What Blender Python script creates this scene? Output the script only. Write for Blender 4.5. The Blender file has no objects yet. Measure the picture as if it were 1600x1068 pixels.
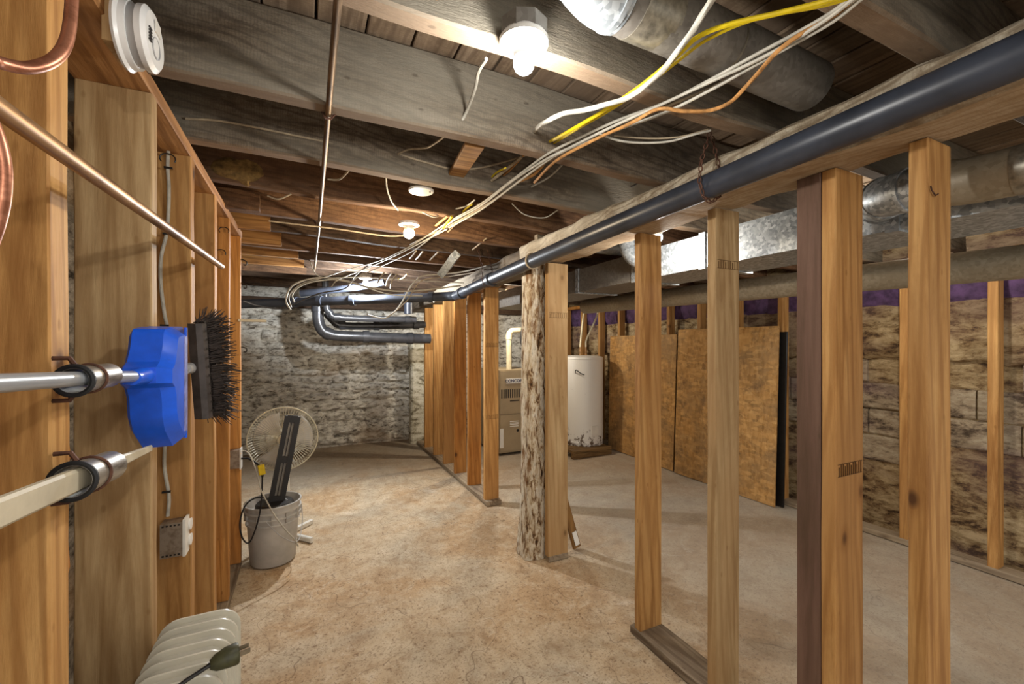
import bpy, math, random
from mathutils import Vector, Matrix, noise
C = bpy.context.scene.collection
SC = bpy.context.scene
# ---------------------------------------------------------------- camera, world, exposure
F_PX = 665.0; VX = 800.0; VY = 537.0; EYE = 1.4
YAW = math.atan(321/F_PX); CY, SY = math.cos(YAW), math.sin(YAW)
cam = bpy.data.cameras.new('camera'); cam_o = bpy.data.objects.new('camera', cam); C.objects.link(cam_o)
cam.sensor_width = 36; cam.lens = 36*F_PX/1600; cam.shift_y = (VY-534)/1600; cam.clip_start = 0.02
cam_o.location = (0, 0, EYE); cam_o.rotation_euler = (math.pi/2, 0, -YAW)
SC.camera = cam_o
w = bpy.data.worlds.new('world'); SC.world = w; w.use_nodes = True
w.node_tree.nodes['Background'].inputs[0].default_value = (1.0, 0.96, 0.90, 1)
w.node_tree.nodes['Background'].inputs[1].default_value = 0.6
SC.view_settings.view_transform = 'Standard'; SC.view_settings.look = 'None'
SC.view_settings.gamma = 1; SC.view_settings.use_curve_mapping = False
SC.view_settings.exposure = 1.35
def point(loc, power, col=(1, .95, .88), r=.03):
    l = bpy.data.lights.new('bulb_light', 'POINT'); l.energy = power; l.color = col; l.shadow_soft_size = r
    o = bpy.data.objects.new('bulb_light', l); C.objects.link(o); o.location = loc; return o
BULB1 = (.44, .85, 2.03); BULB2 = (.50, 2.32, 2.0); BULB3 = (.50, 4.2, 1.97); BULB4 = (1.67, 1.69, 1.96); BULB5 = (2.13, 4.72, 1.98)
BULBN = (.25, -.95, 1.98); FILL_R = (2.95, 1.15, 1.98)

# ---------------------------------------------------------------- helpers
def ray(px, py):
    u = (px-VX)/F_PX; v = (VY-py)/F_PX
    return (u*CY+SY, -u*SY+CY, v)
def at(px, py, s):           # s > 1.2 and positive: point at that height; negative: point at distance Y = -s
    r = ray(px, py)
    t = (s-EYE)/r[2] if s > 0 else -s/r[1]
    return Vector((r[0]*t, r[1]*t, EYE+r[2]*t))
def atx(px, py, x):
    r = ray(px, py); t = x/r[0]
    return Vector((x, r[1]*t, EYE+r[2]*t))
def props(o, label=None, cat=None, group=None, kind=None):
    if label: o['label'] = label
    if cat: o['category'] = cat
    if group: o['group'] = group
    if kind: o['kind'] = kind
    return o
def thing(name, label, cat, loc=(0, 0, 0), rz=0, group=None):
    o = bpy.data.objects.new(name, None); C.objects.link(o); o.location = loc; o.rotation_euler = (0, 0, rz)
    o.empty_display_size = .05
    return props(o, label, cat, group)

class MB:
    def __init__(s): s.v = []; s.f = []
    def add(s, vs, fs):
        b = len(s.v); s.v += [tuple(v) for v in vs]; s.f += [tuple(i+b for i in f) for f in fs]; return s
    def box(s, x0, x1, y0, y1, z0, z1, rot=None, piv=None):
        vs = [Vector((x, y, z)) for x in (x0, x1) for y in (y0, y1) for z in (z0, z1)]
        if rot is not None:
            p = Vector(piv) if piv is not None else Vector(((x0+x1)/2, (y0+y1)/2, (z0+z1)/2))
            vs = [rot @ (v-p)+p for v in vs]
        return s.add(vs, [(0, 1, 3, 2), (4, 6, 7, 5), (0, 4, 5, 1), (2, 3, 7, 6), (0, 2, 6, 4), (1, 5, 7, 3)])
    def board(s, a, b, wd, th, side=(1, 0, 0), seg=8, amp=.001, seed=0, bev=.003, fr=3.0, taper=1.0):
        # rough sawn board from a to b; wd along 'side', th across it
        a = Vector(a); b = Vector(b); d = (b-a); L = d.length; d.normalize()
        sx = Vector(side); sx = (sx-d*sx.dot(d)).normalized(); sy = d.cross(sx)
        hw, ht = wd/2, th/2
        prof = [(-hw+bev, -ht), (hw-bev, -ht), (hw, -ht+bev), (hw, ht-bev), (hw-bev, ht), (-hw+bev, ht), (-hw, ht-bev), (-hw, -ht+bev)]
        vs = []; fs = []
        for i in range(seg+1):
            p = a+d*(L*i/seg); k = 1+(taper-1)*i/seg
            for j, (x, y) in enumerate(prof):
                q = p+sx*x*k+sy*y*k
                n = noise.noise_vector(Vector((q.x*fr+seed*7.3, q.y*fr+seed*3.1, q.z*fr)))*2
                n -= d*n.dot(d)
                vs.append(q+n*amp)
        for i in range(seg):
            for j in range(8):
                k = (j+1) % 8
                fs.append((i*8+j, i*8+k, (i+1)*8+k, (i+1)*8+j))
        fs.append(tuple(range(7, -1, -1))); fs.append(tuple(seg*8+j for j in range(8)))
        return s.add(vs, fs)
    def tube(s, pts, r, n=10, smooth=0, closed=False, twist=0, cap=True):
        pts = [Vector(p) for p in pts]
        if smooth:
            o = []
            P = [pts[0]*2-pts[1]]+pts+[pts[-1]*2-pts[-2]]
            for i in range(1, len(P)-2):
                for k in range(smooth):
                    t = k/smooth; p0, p1, p2, p3 = P[i-1:i+3]
                    o.append(.5*((2*p1)+(p2-p0)*t+(2*p0-5*p1+4*p2-p3)*t*t+(3*p1-p0-3*p2+p3)*t**3))
            pts = o+[pts[-1]]
        N = len(pts); rs = r if isinstance(r, (list, tuple)) else [r]*N
        def tan(i):
            if closed: return (pts[(i+1) % N]-pts[i-1]).normalized()
            return (pts[min(i+1, N-1)]-pts[max(i-1, 0)]).normalized()
        t0 = tan(0); up = Vector((0, 0, 1)) if abs(t0.z) < .9 else Vector((1, 0, 0))
        nx = t0.cross(up).normalized(); vs = []; fs = []
        for i in range(N):
            t = tan(i); nx = (nx-t*nx.dot(t)).normalized(); ny = t.cross(nx)
            for j in range(n):
                a = 2*math.pi*j/n
                rr = rs[i]*(1+(.12*math.cos(3*a+twist*i) if twist else 0))
                vs.append(pts[i]+nx*math.cos(a)*rr+ny*math.sin(a)*rr)
        M = N if closed else N-1
        for i in range(M):
            for j in range(n):
                k = (j+1) % n; i2 = (i+1) % N
                fs.append((i*n+j, i*n+k, i2*n+k, i2*n+j))
        if cap and not closed:
            fs.append(tuple(range(n-1, -1, -1))); fs.append(tuple((N-1)*n+j for j in range(n)))
        return s.add(vs, fs)
    def lathe(s, prof, cx=0, cy=0, n=32, ax='Z', o=(0, 0, 0)):
        vs = []; fs = []; o = Vector(o)
        for (r, z) in prof:
            for j in range(n):
                a = 2*math.pi*j/n; x, y = r*math.cos(a), r*math.sin(a)
                q = Vector((x, y, z)) if ax == 'Z' else (Vector((z, x, y)) if ax == 'X' else Vector((y, z, x)))
                vs.append(q+o+Vector((cx, cy, 0)))
        for i in range(len(prof)-1):
            for j in range(n):
                k = (j+1) % n; fs.append((i*n+j, i*n+k, (i+1)*n+k, (i+1)*n+j))
        if prof[0][0] > 1e-6: fs.append(tuple(range(n-1, -1, -1)))
        if prof[-1][0] > 1e-6: fs.append(tuple((len(prof)-1)*n+j for j in range(n)))
        return s.add(vs, fs)
    def prism(s, poly, fn, d0, d1):     # poly 2D, fn(u, v, depth) -> point
        n = len(poly)
        vs = [fn(u, v, d0) for u, v in poly]+[fn(u, v, d1) for u, v in poly]
        fs = [tuple(range(n-1, -1, -1)), tuple(range(n, 2*n))]+[(i, (i+1) % n, n+(i+1) % n, n+i) for i in range(n)]
        return s.add(vs, fs)
    def mesh(s, name, mat, smooth=False, ang=35):
        m = bpy.data.meshes.new(name); m.from_pydata(s.v, [], s.f); m.materials.append(mat); m.update()
        import bmesh
        bm = bmesh.new(); bm.from_mesh(m); bmesh.ops.recalc_face_normals(bm, faces=bm.faces); bm.to_mesh(m); bm.free()
        if smooth:
            m.shade_smooth(); m.set_sharp_from_angle(angle=math.radians(ang))
        return m
    def build(s, name, mat, parent=None, smooth=False, loc=None, ang=35):
        o = bpy.data.objects.new(name, s.mesh(name, mat, smooth, ang)); C.objects.link(o)
        if loc is not None: o.location = loc
        if parent is not None: o.parent = parent
        return o
def inst(name, mesh, parent=None, loc=(0, 0, 0), rot=(0, 0, 0)):
    o = bpy.data.objects.new(name, mesh); C.objects.link(o); o.location = loc; o.rotation_euler = rot
    if parent is not None: o.parent = parent
    return o
def struct(o): o['kind'] = 'structure'; return o

# ---------------------------------------------------------------- materials
def srgb(h):
    if isinstance(h, str): h = [int(h[i:i+2], 16) for i in (0, 2, 4)]
    return tuple(((c/255)/12.92 if c/255 <= .04045 else ((c/255+.055)/1.055)**2.4) for c in h)+(1,)
class NT:
    def __init__(s, name, rough=.7, metal=0, spec=.4):
        s.m = bpy.data.materials.new(name); s.m.use_nodes = True; s.t = s.m.node_tree
        s.b = s.t.nodes['Principled BSDF']; s.b.inputs['Roughness'].default_value = rough
        s.b.inputs['Metallic'].default_value = metal; s.b.inputs['Specular IOR Level'].default_value = spec
    def n(s, typ, **k):
        q = s.t.nodes.new(typ)
        for a, v in k.items(): setattr(q, a, v)
        return q
    def l(s, a, b): s.t.links.new(a, b)
    def coord(s, scale=(1, 1, 1), world=False, rnd=True):
        mp = s.n('ShaderNodeMapping'); mp.inputs['Scale'].default_value = scale
        if world:
            g = s.n('ShaderNodeNewGeometry'); s.l(g.outputs['Position'], mp.inputs[0])
        else:
            tc = s.n('ShaderNodeTexCoord')
            if rnd:
                oi = s.n('ShaderNodeObjectInfo'); ma = s.n('ShaderNodeMath', operation='MULTIPLY'); ma.inputs[1].default_value = 37
                s.l(oi.outputs['Random'], ma.inputs[0]); ad = s.n('ShaderNodeVectorMath', operation='ADD')
                s.l(tc.outputs['Object'], ad.inputs[0]); s.l(ma.outputs[0], ad.inputs[1]); s.l(ad.outputs[0], mp.inputs[0])
            else: s.l(tc.outputs['Object'], mp.inputs[0])
        return mp.outputs[0]
    def noise(s, vec, sc, det=6, rough=.6, dist=0):
        q = s.n('ShaderNodeTexNoise'); s.l(vec, q.inputs['Vector']); q.inputs['Scale'].default_value = sc
        q.inputs['Detail'].default_value = det; q.inputs['Roughness'].default_value = rough; q.inputs['Distortion'].default_value = dist
        return q.outputs[0]
    def ramp(s, fac, stops):
        q = s.n('ShaderNodeValToRGB'); e = q.color_ramp.elements
        while len(e) > 1: e.remove(e[-1])
        e[0].position = stops[0][0]; e[0].color = srgb(stops[0][1])
        for p, c in stops[1:]:
            x = e.new(p); x.color = srgb(c)
        s.l(fac, q.inputs[0]); return q.outputs[0]
    def mask(s, fac, lo, hi, amt=1.0):
        q = s.n('ShaderNodeMapRange'); s.l(fac, q.inputs[0]); q.inputs[1].default_value = lo; q.inputs[2].default_value = hi
        q.inputs[3].default_value = 0; q.inputs[4].default_value = amt; return q.outputs[0]
    def mix(s, fac, a, b, mode='MIX'):
        q = s.n('ShaderNodeMix', data_type='RGBA', blend_type=mode)
        if isinstance(fac, (int, float)): q.inputs[0].default_value = fac
        else: s.l(fac, q.inputs[0])
        for k, x in ((6, a), (7, b)):
            if isinstance(x, str): q.inputs[k].default_value = srgb(x)
            else: s.l(x, q.inputs[k])
        return q.outputs[2]
    def bump(s, h, st=.3, dist=.01):
        q = s.n('ShaderNodeBump'); q.inputs['Strength'].default_value = st; q.inputs['Distance'].default_value = dist
        s.l(h, q.inputs['Height']); s.l(q.outputs[0], s.b.inputs['Normal'])
    def col(s, c):
        if isinstance(c, str): s.b.inputs['Base Color'].default_value = srgb(c)
        else: s.l(c, s.b.inputs['Base Color'])
        return s.m
def plain(name, hexc, rough=.5, metal=0, var=.12, sc=20, spec=.4):
    t = NT(name, rough, metal, spec); v = t.coord()
    n = t.noise(v, sc, 5)
    d = ''.join('%02x' % max(0, int(int(hexc[i:i+2], 16)*(1-var*2.2))) for i in (0, 2, 4))
    return t.col(t.mix(t.mask(n, .35, .8), hexc, d))
def wood(name, axis, light, mid, dark, rough=.7, grain=1.0, knots=.9, bump=.25, patch=None, gscale=1.0, tint=.0, st=.07, saw=0, under=None):
    t = NT(name, rough, 0, .3)
    sc = {'X': (st, 1, 1), 'Y': (1, st, 1), 'Z': (1, 1, st)}[axis]
    v = t.coord(sc); v2 = t.coord({'X': (.35, 1, 1), 'Y': (1, .35, 1), 'Z': (1, 1, .35)}[axis])
    n1 = t.noise(v, 16*gscale, 5, .65, .8 if not saw else .25); n2 = t.noise(v, 130*gscale, 5, .7); n3 = t.noise(v2, 2.2, 3)
    wv = t.n('ShaderNodeTexWave', wave_type='BANDS', bands_direction='DIAGONAL'); t.l(v, wv.inputs['Vector'])
    wv.inputs['Scale'].default_value = 14*gscale; wv.inputs['Distortion'].default_value = 9; wv.inputs['Detail'].default_value = 2; wv.inputs['Detail Scale'].default_value = .8
    c = t.ramp(n1, [(.3, light), (.52, mid), (.72, dark)])
    c = t.mix(t.mask(wv.outputs[1], .6, .95, .6*grain), c, dark)
    c = t.mix(t.mask(n2, .5, .72, .5*grain), c, dark)
    n4 = t.noise(v2, 9, 6, .7); c = t.mix(t.mask(n4, .52, .72, .45), c, dark); c = t.mix(t.mask(n4, .42, .28, .35), c, light)
    if saw:
        ws = t.n('ShaderNodeTexWave', wave_type='BANDS', bands_direction=axis); t.l(t.coord(rnd=False), ws.inputs['Vector'])
        ws.inputs['Scale'].default_value = 38; ws.inputs['Distortion'].default_value = 5; ws.inputs['Detail'].default_value = 3; ws.inputs['Detail Scale'].default_value = 2
        c = t.mix(t.mask(ws.outputs[1], .5, 1, saw), c, dark)
        n5 = t.noise(t.coord(), 28, 6, .75); c = t.mix(t.mask(n5, .5, .68, .55), c, dark); c = t.mix(t.mask(n5, .45, .3, .5), c, light)
    if patch: c = t.mix(t.mask(n3, .45, .68, .85), c, patch)
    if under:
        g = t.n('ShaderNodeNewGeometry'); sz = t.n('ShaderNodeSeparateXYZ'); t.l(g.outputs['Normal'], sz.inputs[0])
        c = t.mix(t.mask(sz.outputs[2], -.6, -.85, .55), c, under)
    vs_ = t.n('ShaderNodeTexVoronoi'); t.l(t.coord({'X': (.5, 1, 1), 'Y': (1, .5, 1), 'Z': (1, 1, .5)}[axis]), vs_.inputs['Vector']); vs_.inputs['Scale'].default_value = 17
    c = t.mix(t.mask(vs_.outputs[0], .11, .06, .5), c, dark)
    vo = t.n('ShaderNodeTexVoronoi'); t.l(t.coord({'X': (.6, 1, 1), 'Y': (1, .6, 1), 'Z': (1, 1, .6)}[axis]), vo.inputs['Vector']); vo.inputs['Scale'].default_value = 5.0
    c = t.mix(t.mask(vo.outputs[0], .17, .08, knots*.55), c, dark); c = t.mix(t.mask(vo.outputs[0], .09, .04, knots), c, '4a2c14')
    oi = t.n('ShaderNodeObjectInfo'); hv = t.n('ShaderNodeHueSaturation'); t.l(c, hv.inputs['Color'])
    mr = t.n('ShaderNodeMapRange'); t.l(oi.outputs['Random'], mr.inputs[0]); mr.inputs[3].default_value = .86; mr.inputs[4].default_value = 1.14
    t.l(mr.outputs[0], hv.inputs['Value'])
    t.bump(n2, bump, .004)
    return t.col(hv.outputs[0])
M = {}
M['stud'] = wood('stud_pine', 'Z', 'cfa468', 'b98a50', '8a5c2c', grain=.8, patch='a87c4a')
M['stud_pale'] = wood('stud_pale_pine', 'Z', 'ccb083', 'b5966a', '8c6a40', grain=.7, patch='b08a5c')
M['stud_orange'] = wood('stud_orange_fir', 'Z', 'cc9450', 'b57a3a', '82501f', grain=.9, patch='b08048')
M['stud_brown'] = wood('stud_brown_stained', 'Z', '7a5f50', '6d5345', '54402f', grain=.4, knots=.3)
M['plate'] = wood('plate_wood', 'Y', 'b08a5c', '9a7448', '6e4c2a')
M['plate_fir'] = wood('top_plate_fir', 'Y', 'c09260', 'a67848', '7c5430')
M['dirty_plate'] = wood('dirty_plate_wood', 'Y', 'a3937c', '8a7a66', '5c4b3a', patch='aa9a82')
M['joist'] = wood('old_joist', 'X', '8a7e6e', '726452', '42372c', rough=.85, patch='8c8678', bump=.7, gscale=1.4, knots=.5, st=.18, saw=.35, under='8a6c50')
M['joist_warm'] = wood('old_joist_warm', 'X', '86674a', '6e5038', '412c1c', rough=.85, patch='5c4634', bump=.6, gscale=1.4, knots=.5, st=.14, saw=.25)
M['joist_dark'] = wood('old_joist_dark', 'X', '6a5744', '523f30', '30241b', rough=.85, patch='4a3a2e', bump=.7, gscale=1.3, knots=.4, st=.18, saw=.3)
M['plank'] = wood('subfloor_plank', 'Y', 'a08c76', '8a765f', '62503f', rough=.85, patch='7c6a58', knots=.6, saw=.25)
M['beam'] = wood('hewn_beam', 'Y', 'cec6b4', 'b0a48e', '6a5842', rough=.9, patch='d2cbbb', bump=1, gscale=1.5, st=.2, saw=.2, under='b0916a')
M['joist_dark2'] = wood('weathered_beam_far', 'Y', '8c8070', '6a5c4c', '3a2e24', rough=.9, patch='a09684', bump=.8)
M['scrapwood'] = wood('scrap_board', 'Z', '96703e', '7f5c30', '5a3c1c')
M['pallet'] = wood('pallet_wood', 'X', '8c7046', '755a36', '4e3a20')
M['block'] = wood('blocking_wood', 'X', 'bd9258', 'a07444', '75502a')
def rotten():
    t = NT('rotten_post', .92); v = t.coord((1, 1, .28), rnd=False); v2 = t.coord((1, 1, .35), rnd=False)
    n = t.noise(v, 34, 6, .7, .6); n2 = t.noise(v2, 9, 5, .7); n3 = t.noise(v, 90, 3)
    c = t.ramp(n, [(.34, '2c1c10'), (.42, '7a5a38'), (.48, 'c0ae90'), (.58, 'dcd4c2'), (.8, 'b0a28c')])
    c = t.mix(t.mask(n2, .56, .64, .8), c, '7c5428'); c = t.mix(t.mask(n3, .55, .7, .5), c, '3a281a')
    t.bump(n, 1, .012); return t.col(c)
M['rotten'] = rotten()
def floor_mat():
    t = NT('worn_concrete', .82, 0, .3); v = t.coord(world=True)
    a = t.noise(v, 1.1, 4, .6, .6); b = t.noise(v, 7, 8, .72, .5); d = t.noise(v, 42, 5, .7); e = t.noise(v, 3.1, 6, .7, 1)
    c = t.ramp(a, [(.32, 'b0a48f'), (.45, 'bba88c'), (.58, 'b79a76'), (.72, 'a78c6a')])
    c = t.mix(t.mask(b, .5, .66, .6), c, 'd2c2a8'); c = t.mix(t.mask(b, .48, .34, .5), c, '8c6c4a')
    c = t.mix(t.mask(e, .60, .70, .6), c, 'dcd0bc')
    c = t.mix(t.mask(d, .57, .68, .75), c, '6a4d34')
    c = t.mix(t.mask(d, .42, .30, .5), c, 'd8cab4')
    g = t.noise(v, 110, 4, .7); h = t.noise(v, 16, 6, .75, .4)
    c = t.mix(t.mask(h, .58, .68, .5), c, '7c5c3e'); c = t.mix(t.mask(h, .42, .32, .55), c, 'd6c8b0')
    c = t.mix(t.mask(g, .54, .66, .65), c, '5c432e')
    ck = t.noise(v, 1.3, 3, .5, .3); mt = t.n('ShaderNodeMath', operation='SUBTRACT'); t.l(ck, mt.inputs[0]); mt.inputs[1].default_value = .5
    ab = t.n('ShaderNodeMath', operation='ABSOLUTE'); t.l(mt.outputs[0], ab.inputs[0])
    c = t.mix(t.mask(ab.outputs[0], .0016, .0004, .55), c, '5e4834')
    # greyer slab toward the far and right-hand side
    sp = t.n('ShaderNodeSeparateXYZ'); t.l(v, sp.inputs[0])
    c = t.mix(t.mask(sp.outputs[0], 1.3, 2.2, .55), c, 'a39a8e')
    m = t.mask(sp.outputs[1], 4.3, 5.0, .6); c = t.mix(m, c, '7d7468')
    t.bump(b, .35, .01); return t.col(c)
M['floor'] = floor_mat()
def stonewash(name, base, hi, lo, crack, sc=1.0, warm='a58c6c', layers=True):
    t = NT(name, .9, 0, .2); v = t.coord((1, 1, 2.3), world=True)
    a = t.noise(v, 2.2*sc, 8, .72, .3); b = t.noise(v, 7*sc, 8, .72, .25); d = t.noise(v, 30, 5, .7); e = t.noise(v, .9, 2)
    c = t.ramp(b, [(.38, crack), (.44, lo), (.5, base), (.62, hi)])
    c = t.mix(t.mask(a, .58, .66, .7), c, lo); c = t.mix(t.mask(e, .52, .66, .5), c, warm)
    c = t.mix(t.mask(d, .57, .68, .6), c, crack)
    t.bump(b, .6, .02); return t.col(c)
M['stone'] = stonewash('whitewashed_stone', 'ccc8bc', 'e2dfd6', 'a6a095', '6a645a', 1.6)
M['parge'] = stonewash('parged_wall', '9a8562', 'bba682', '7c6446', '463628', warm='705a58')
M['stone_dim'] = stonewash('grey_stone', '77736c', '9a968e', '5c5852', '2c2926')
M['cblock'] = stonewash('painted_block', '9c8c74', 'b5a890', '7e6f5c', '4c4034', warm='7a5f68')
M['pier'] = stonewash('painted_pier', 'c9c4b0', 'dedacb', 'a39c86', '6a6150')
def osb():
    t = NT('osb', .75); v = t.coord((1, 1, 1))
    vo = t.n('ShaderNodeTexVoronoi'); t.l(t.coord((1, 1, .35)), vo.inputs['Vector']); vo.inputs['Scale'].default_value = 55; vo.inputs['Randomness'].default_value = 1
    vb = t.n('ShaderNodeTexVoronoi'); t.l(t.coord((1, .4, 1)), vb.inputs['Vector']); vb.inputs['Scale'].default_value = 40
    n = t.noise(v, 2.5, 5, .7); n2 = t.noise(v, 6, 4, .7)
    c = t.ramp(vo.outputs[1], [(.1, 'b08850'), (.5, 'c8a066'), (.9, '94703e')]); c2 = t.ramp(vb.outputs[1], [(.1, '7c5426'), (.6, 'b5803e'), (.9, 'd0a060')])
    c = t.mix(.5, c, c2); c = t.mix(t.mask(n, .45, .62, .6), c, '7a6244'); c = t.mix(t.mask(n2, .55, .7, .6), c, '54402e')
    return t.col(c)
M['osb'] = osb()
def galv(name='galvanised', base='a0a6aa', hi='c4cacd', lo='7e8589', rough=.42, dirt=None):
    t = NT(name, rough, .45 if not dirt else .2, .5); v = t.coord()
    vo = t.n('ShaderNodeTexVoronoi'); t.l(v, vo.inputs['Vector']); vo.inputs['Scale'].default_value = 80
    c = t.ramp(vo.outputs[1], [(.1, lo), (.5, base), (.9, hi)])
    n = t.noise(v, 5, 5, .6)
    if dirt: c = t.mix(.6, c, dirt); c = t.mix(t.mask(n, .35, .65, .6), c, dirt)
    t.bump(n, .08, .01); return t.col(c)
M['galv'] = galv(); M['galv_dusty'] = galv('galvanised_dusty', '8f8d88', 'a5a39c', '6a6863', .6, '6e675e')
M['galv_tan'] = galv('galvanised_tan', 'a89f8c', 'bfb7a5', '857b68', .5, '8f846f')
M['tape'] = plain('foil_tape', 'a39c8c', .35, .5, .25, 40)
def steel(name, base, rough, dirt):
    t = NT(name, rough, .7); n = t.noise(t.coord((1, .2, 1)), 30, 6, .7)
    return t.col(t.mix(t.mask(n, .45, .62, .9), base, dirt))
M['can'] = steel('worn_tin', 'a8a49c', .4, '5c5248')
M['steelbox'] = steel('steel_box', '9c8f80', .5, '7c6c5c')
M['copper'] = steel('aged_copper', 'b08a60', .45, '6a4a30')
M['copper_pink'] = steel('soft_copper', 'c08468', .38, '8c5840')
M['copper_dull'] = steel('dull_copper', '85705a', .5, '54463a')
M['abs'] = plain('black_abs', '3a3f4a', .36, 0, .2, 6, .5)
M['abs_grey'] = plain('grey_drain', '55565a', .3, .25, .2, 8, .6)
M['white_cable'] = plain('white_cable', 'bdb8aa', .6, 0, .1, 30)
M['beige_cable'] = plain('beige_cable', 'b5a488', .65, 0, .15, 30)
M['ochre_cable'] = plain('ochre_cloth_cable', 'c28c50', .8, 0, .2, 60)
M['yellow_cable'] = plain('yellow_cable', 'e0c414', .5, 0, .08, 30)
M['dark_cable'] = plain('dark_cable', '4a443e', .6, 0, .1, 30)
M['black'] = plain('black_plastic', '1f1c1a', .45, 0, .2, 30)
M['black_rubber'] = plain('black_rubber', '1a1a1c', .6)
M['white_plastic'] = plain('white_plastic', 'dedbd2', .4, 0, .05, 12)
M['alarm_white'] = plain('alarm_white', 'e2e2e0', .35, 0, .03, 12)
M['grey_plastic'] = plain('grey_plastic', 'b0b0b0', .4, 0, .06, 12)
M['bucket'] = plain('pail_grey', 'bdbab4', .45, 0, .08, 7)
M['blue'] = plain('blue_plastic', '1f66f5', .28, 0, .12, 9, .6)
M['lilac'] = plain('lilac_bristle_reflection', '7d82c4', .6, 0, .2, 50)
M['bristle'] = plain('dark_bristle', '453c38', .8, 0, .3, 60)
M['brush_block'] = plain('brush_block', '4a4340', .55, 0, .2, 30)
M['handle_grey'] = plain('grey_enamel_handle', 'a3a8ae', .3, .15, .06, 8, .6)
M['handle_white'] = plain('white_wood_handle', 'd8ceb4', .5, 0, .1, 8)
M['porcelain'] = plain('porcelain', 'e8e6e0', .3, 0, .03)
M['yellow_plastic'] = plain('yellow_plastic', 'e8c81c', .45)
M['insul'] = plain('insulation_wool', '8a6e40', .95, 0, .35, 40)
M['rust'] = plain('rusty_iron', '6e4c3c', .75, .5, .3, 60)
M['cage'] = plain('fan_cage_cream', 'cfc8b0', .4, .1, .05)
M['furnace'] = plain('furnace_tan', 'a89678', .5, 0, .05, 5)
M['furnace_dark'] = plain('furnace_shadow_slot', '3a332a', .7)
M['ink_blue'] = plain('ink_navy', '1a2450', .6, 0, 0)
M['label_white'] = plain('label_white', 'e8e6e0', .5, 0, .02)
M['foam'] = plain('purple_foam', '644a74', .85, 0, .35, 14)
M['pvc'] = plain('pvc_cream', 'ddd2b0', .4, 0, .06)
M['radiator'] = plain('radiator_cream', 'd6d2c2', .35, 0, .06, 7, .5)
M['plug'] = plain('plug_olive', '4a4a30', .5, 0, .2, 60)
M['tower_grey'] = plain('tower_grey', '8a8378', .5)
M['brass'] = plain('brass_prong', 'a8a090', .3, .9)
M['stampink'] = plain('stamp_ink', '5c4020', .8, 0, 0)
M['foamdark'] = plain('gap_dark', '241d18', .9)
def heater_mat():
    t = NT('heater_enamel', .4, 0, .5); v = t.coord(rnd=False); sp = t.n('ShaderNodeSeparateXYZ'); t.l(v, sp.inputs[0])
    n = t.noise(v, 16, 6, .7); lo = t.mask(sp.outputs[2], .32, .0, .22)
    ad = t.n('ShaderNodeMath', operation='ADD'); t.l(n, ad.inputs[0]); t.l(lo, ad.inputs[1])
    c = t.mix(t.mask(ad.outputs[0], .68, .74, .95), 'dcdad4', '54402c')
    return t.col(c)
M['heater'] = heater_mat()
def emis(name, col, st):
    t = NT(name); t.b.inputs['Emission Color'].default_value = srgb(col); t.b.inputs['Emission Strength'].default_value = st; return t.col('ffffff')
M['lit_cool'] = emis('lit_bulb_cool', 'eef4ff', 2.5); M['lit_warm'] = emis('lit_bulb_warm', 'ffd79a', 4)

# ---------------------------------------------------------------- the setting
ZJ = 2.11; ZS = 2.348       # joist bottoms, subfloor
Y0 = -1.6; YB = 6.3; XL = -.8; XR = 3.95
def field(fn, nu, nv, skirt=None):
    m = MB(); vs = [fn(i/nu, j/nv) for i in range(nu+1) for j in range(nv+1)]
    fs = [(i*(nv+1)+j, (i+1)*(nv+1)+j, (i+1)*(nv+1)+j+1, i*(nv+1)+j+1) for i in range(nu) for j in range(nv)]
    return m.add(vs, fs)
def nz(x, y, z, f): return noise.fractal(Vector((x*f, y*f, z*f)), .8, 2.1, 5)
m = field(lambda a, b: (XL-.1+a*(XR-XL+.2), Y0+b*(YB+.1-Y0), .004*nz(XL+a*4.8, Y0+b*8, 0, 1.5)-.003), 70, 100)
struct(m.build('floor', M['floor'], smooth=True, ang=80))
def wall_y(name, mat, Y, x0, x1, z1, amp, nu=70, nv=40):
    m = field(lambda a, b: (x0+a*(x1-x0), Y-amp*nz(x0+a*(x1-x0), 3, b*z1*1.8, 2.2), b*(z1+.08)-.08), nu, nv)
    return struct(m.build(name, mat, smooth=True, ang=80))
def wall_x(name, mat, X, y0, y1, z1, amp, sgn=1, nu=90, nv=30):
    m = field(lambda a, b: (X+sgn*amp*nz(5, y0+a*(y1-y0), b*z1*1.8, 2.2), y0+a*(y1-y0), b*(z1+.08)-.08), nu, nv)
    return struct(m.build(name, mat, smooth=True, ang=80))
wb = wall_y('wall_back', M['stone'], YB, XL-.15, XR+.15, 2.4, .012)
wl = wall_x('wall_left', M['stone_dim'], XL, Y0, YB+.1, 2.4, .03)
wr = wall_x('wall_right', M['parge'], XR, Y0, YB+.1, 2.4, .02, -1)
RN = random.Random(4)
def stone_mesh(wd, ht, dp, seed, mat, nu=7, nv=4):
    m = MB(); vs = []
    cj = [(RN.uniform(-.1, .1), RN.uniform(-.18, .18)) for _ in range(4)]
    for i in range(nu+1):
        for j in range(nv+1):
            u, v = i/nu*2-1, j/nv*2-1
            x = u*(wd/2)*.96*(1-.12*v*v*abs(u)); z = v*(ht/2)*.95*(1-.25*u*u*u*u)
            x += cj[0][0]*ht*v*abs(u); z += cj[1][1]*ht*u*abs(v)*.8
            e = min(1, (1-abs(u))*3.4)*min(1, (1-abs(v))*2.6)
            y = -(dp*e*(.75+.9*nz(u*wd+seed, v*ht, seed*3.3, 5)))
            vs.append((x+.008*nz(seed, v, u, 3), y+.012*(1-e), z+.010*nz(u*2, seed, v, 2)))
    fs = [(i*(nv+1)+j, (i+1)*(nv+1)+j, (i+1)*(nv+1)+j+1, i*(nv+1)+j+1) for i in range(nu) for j in range(nv)]
    m.add(vs, fs); return m.mesh('stone', mat, True, 50)
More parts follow.
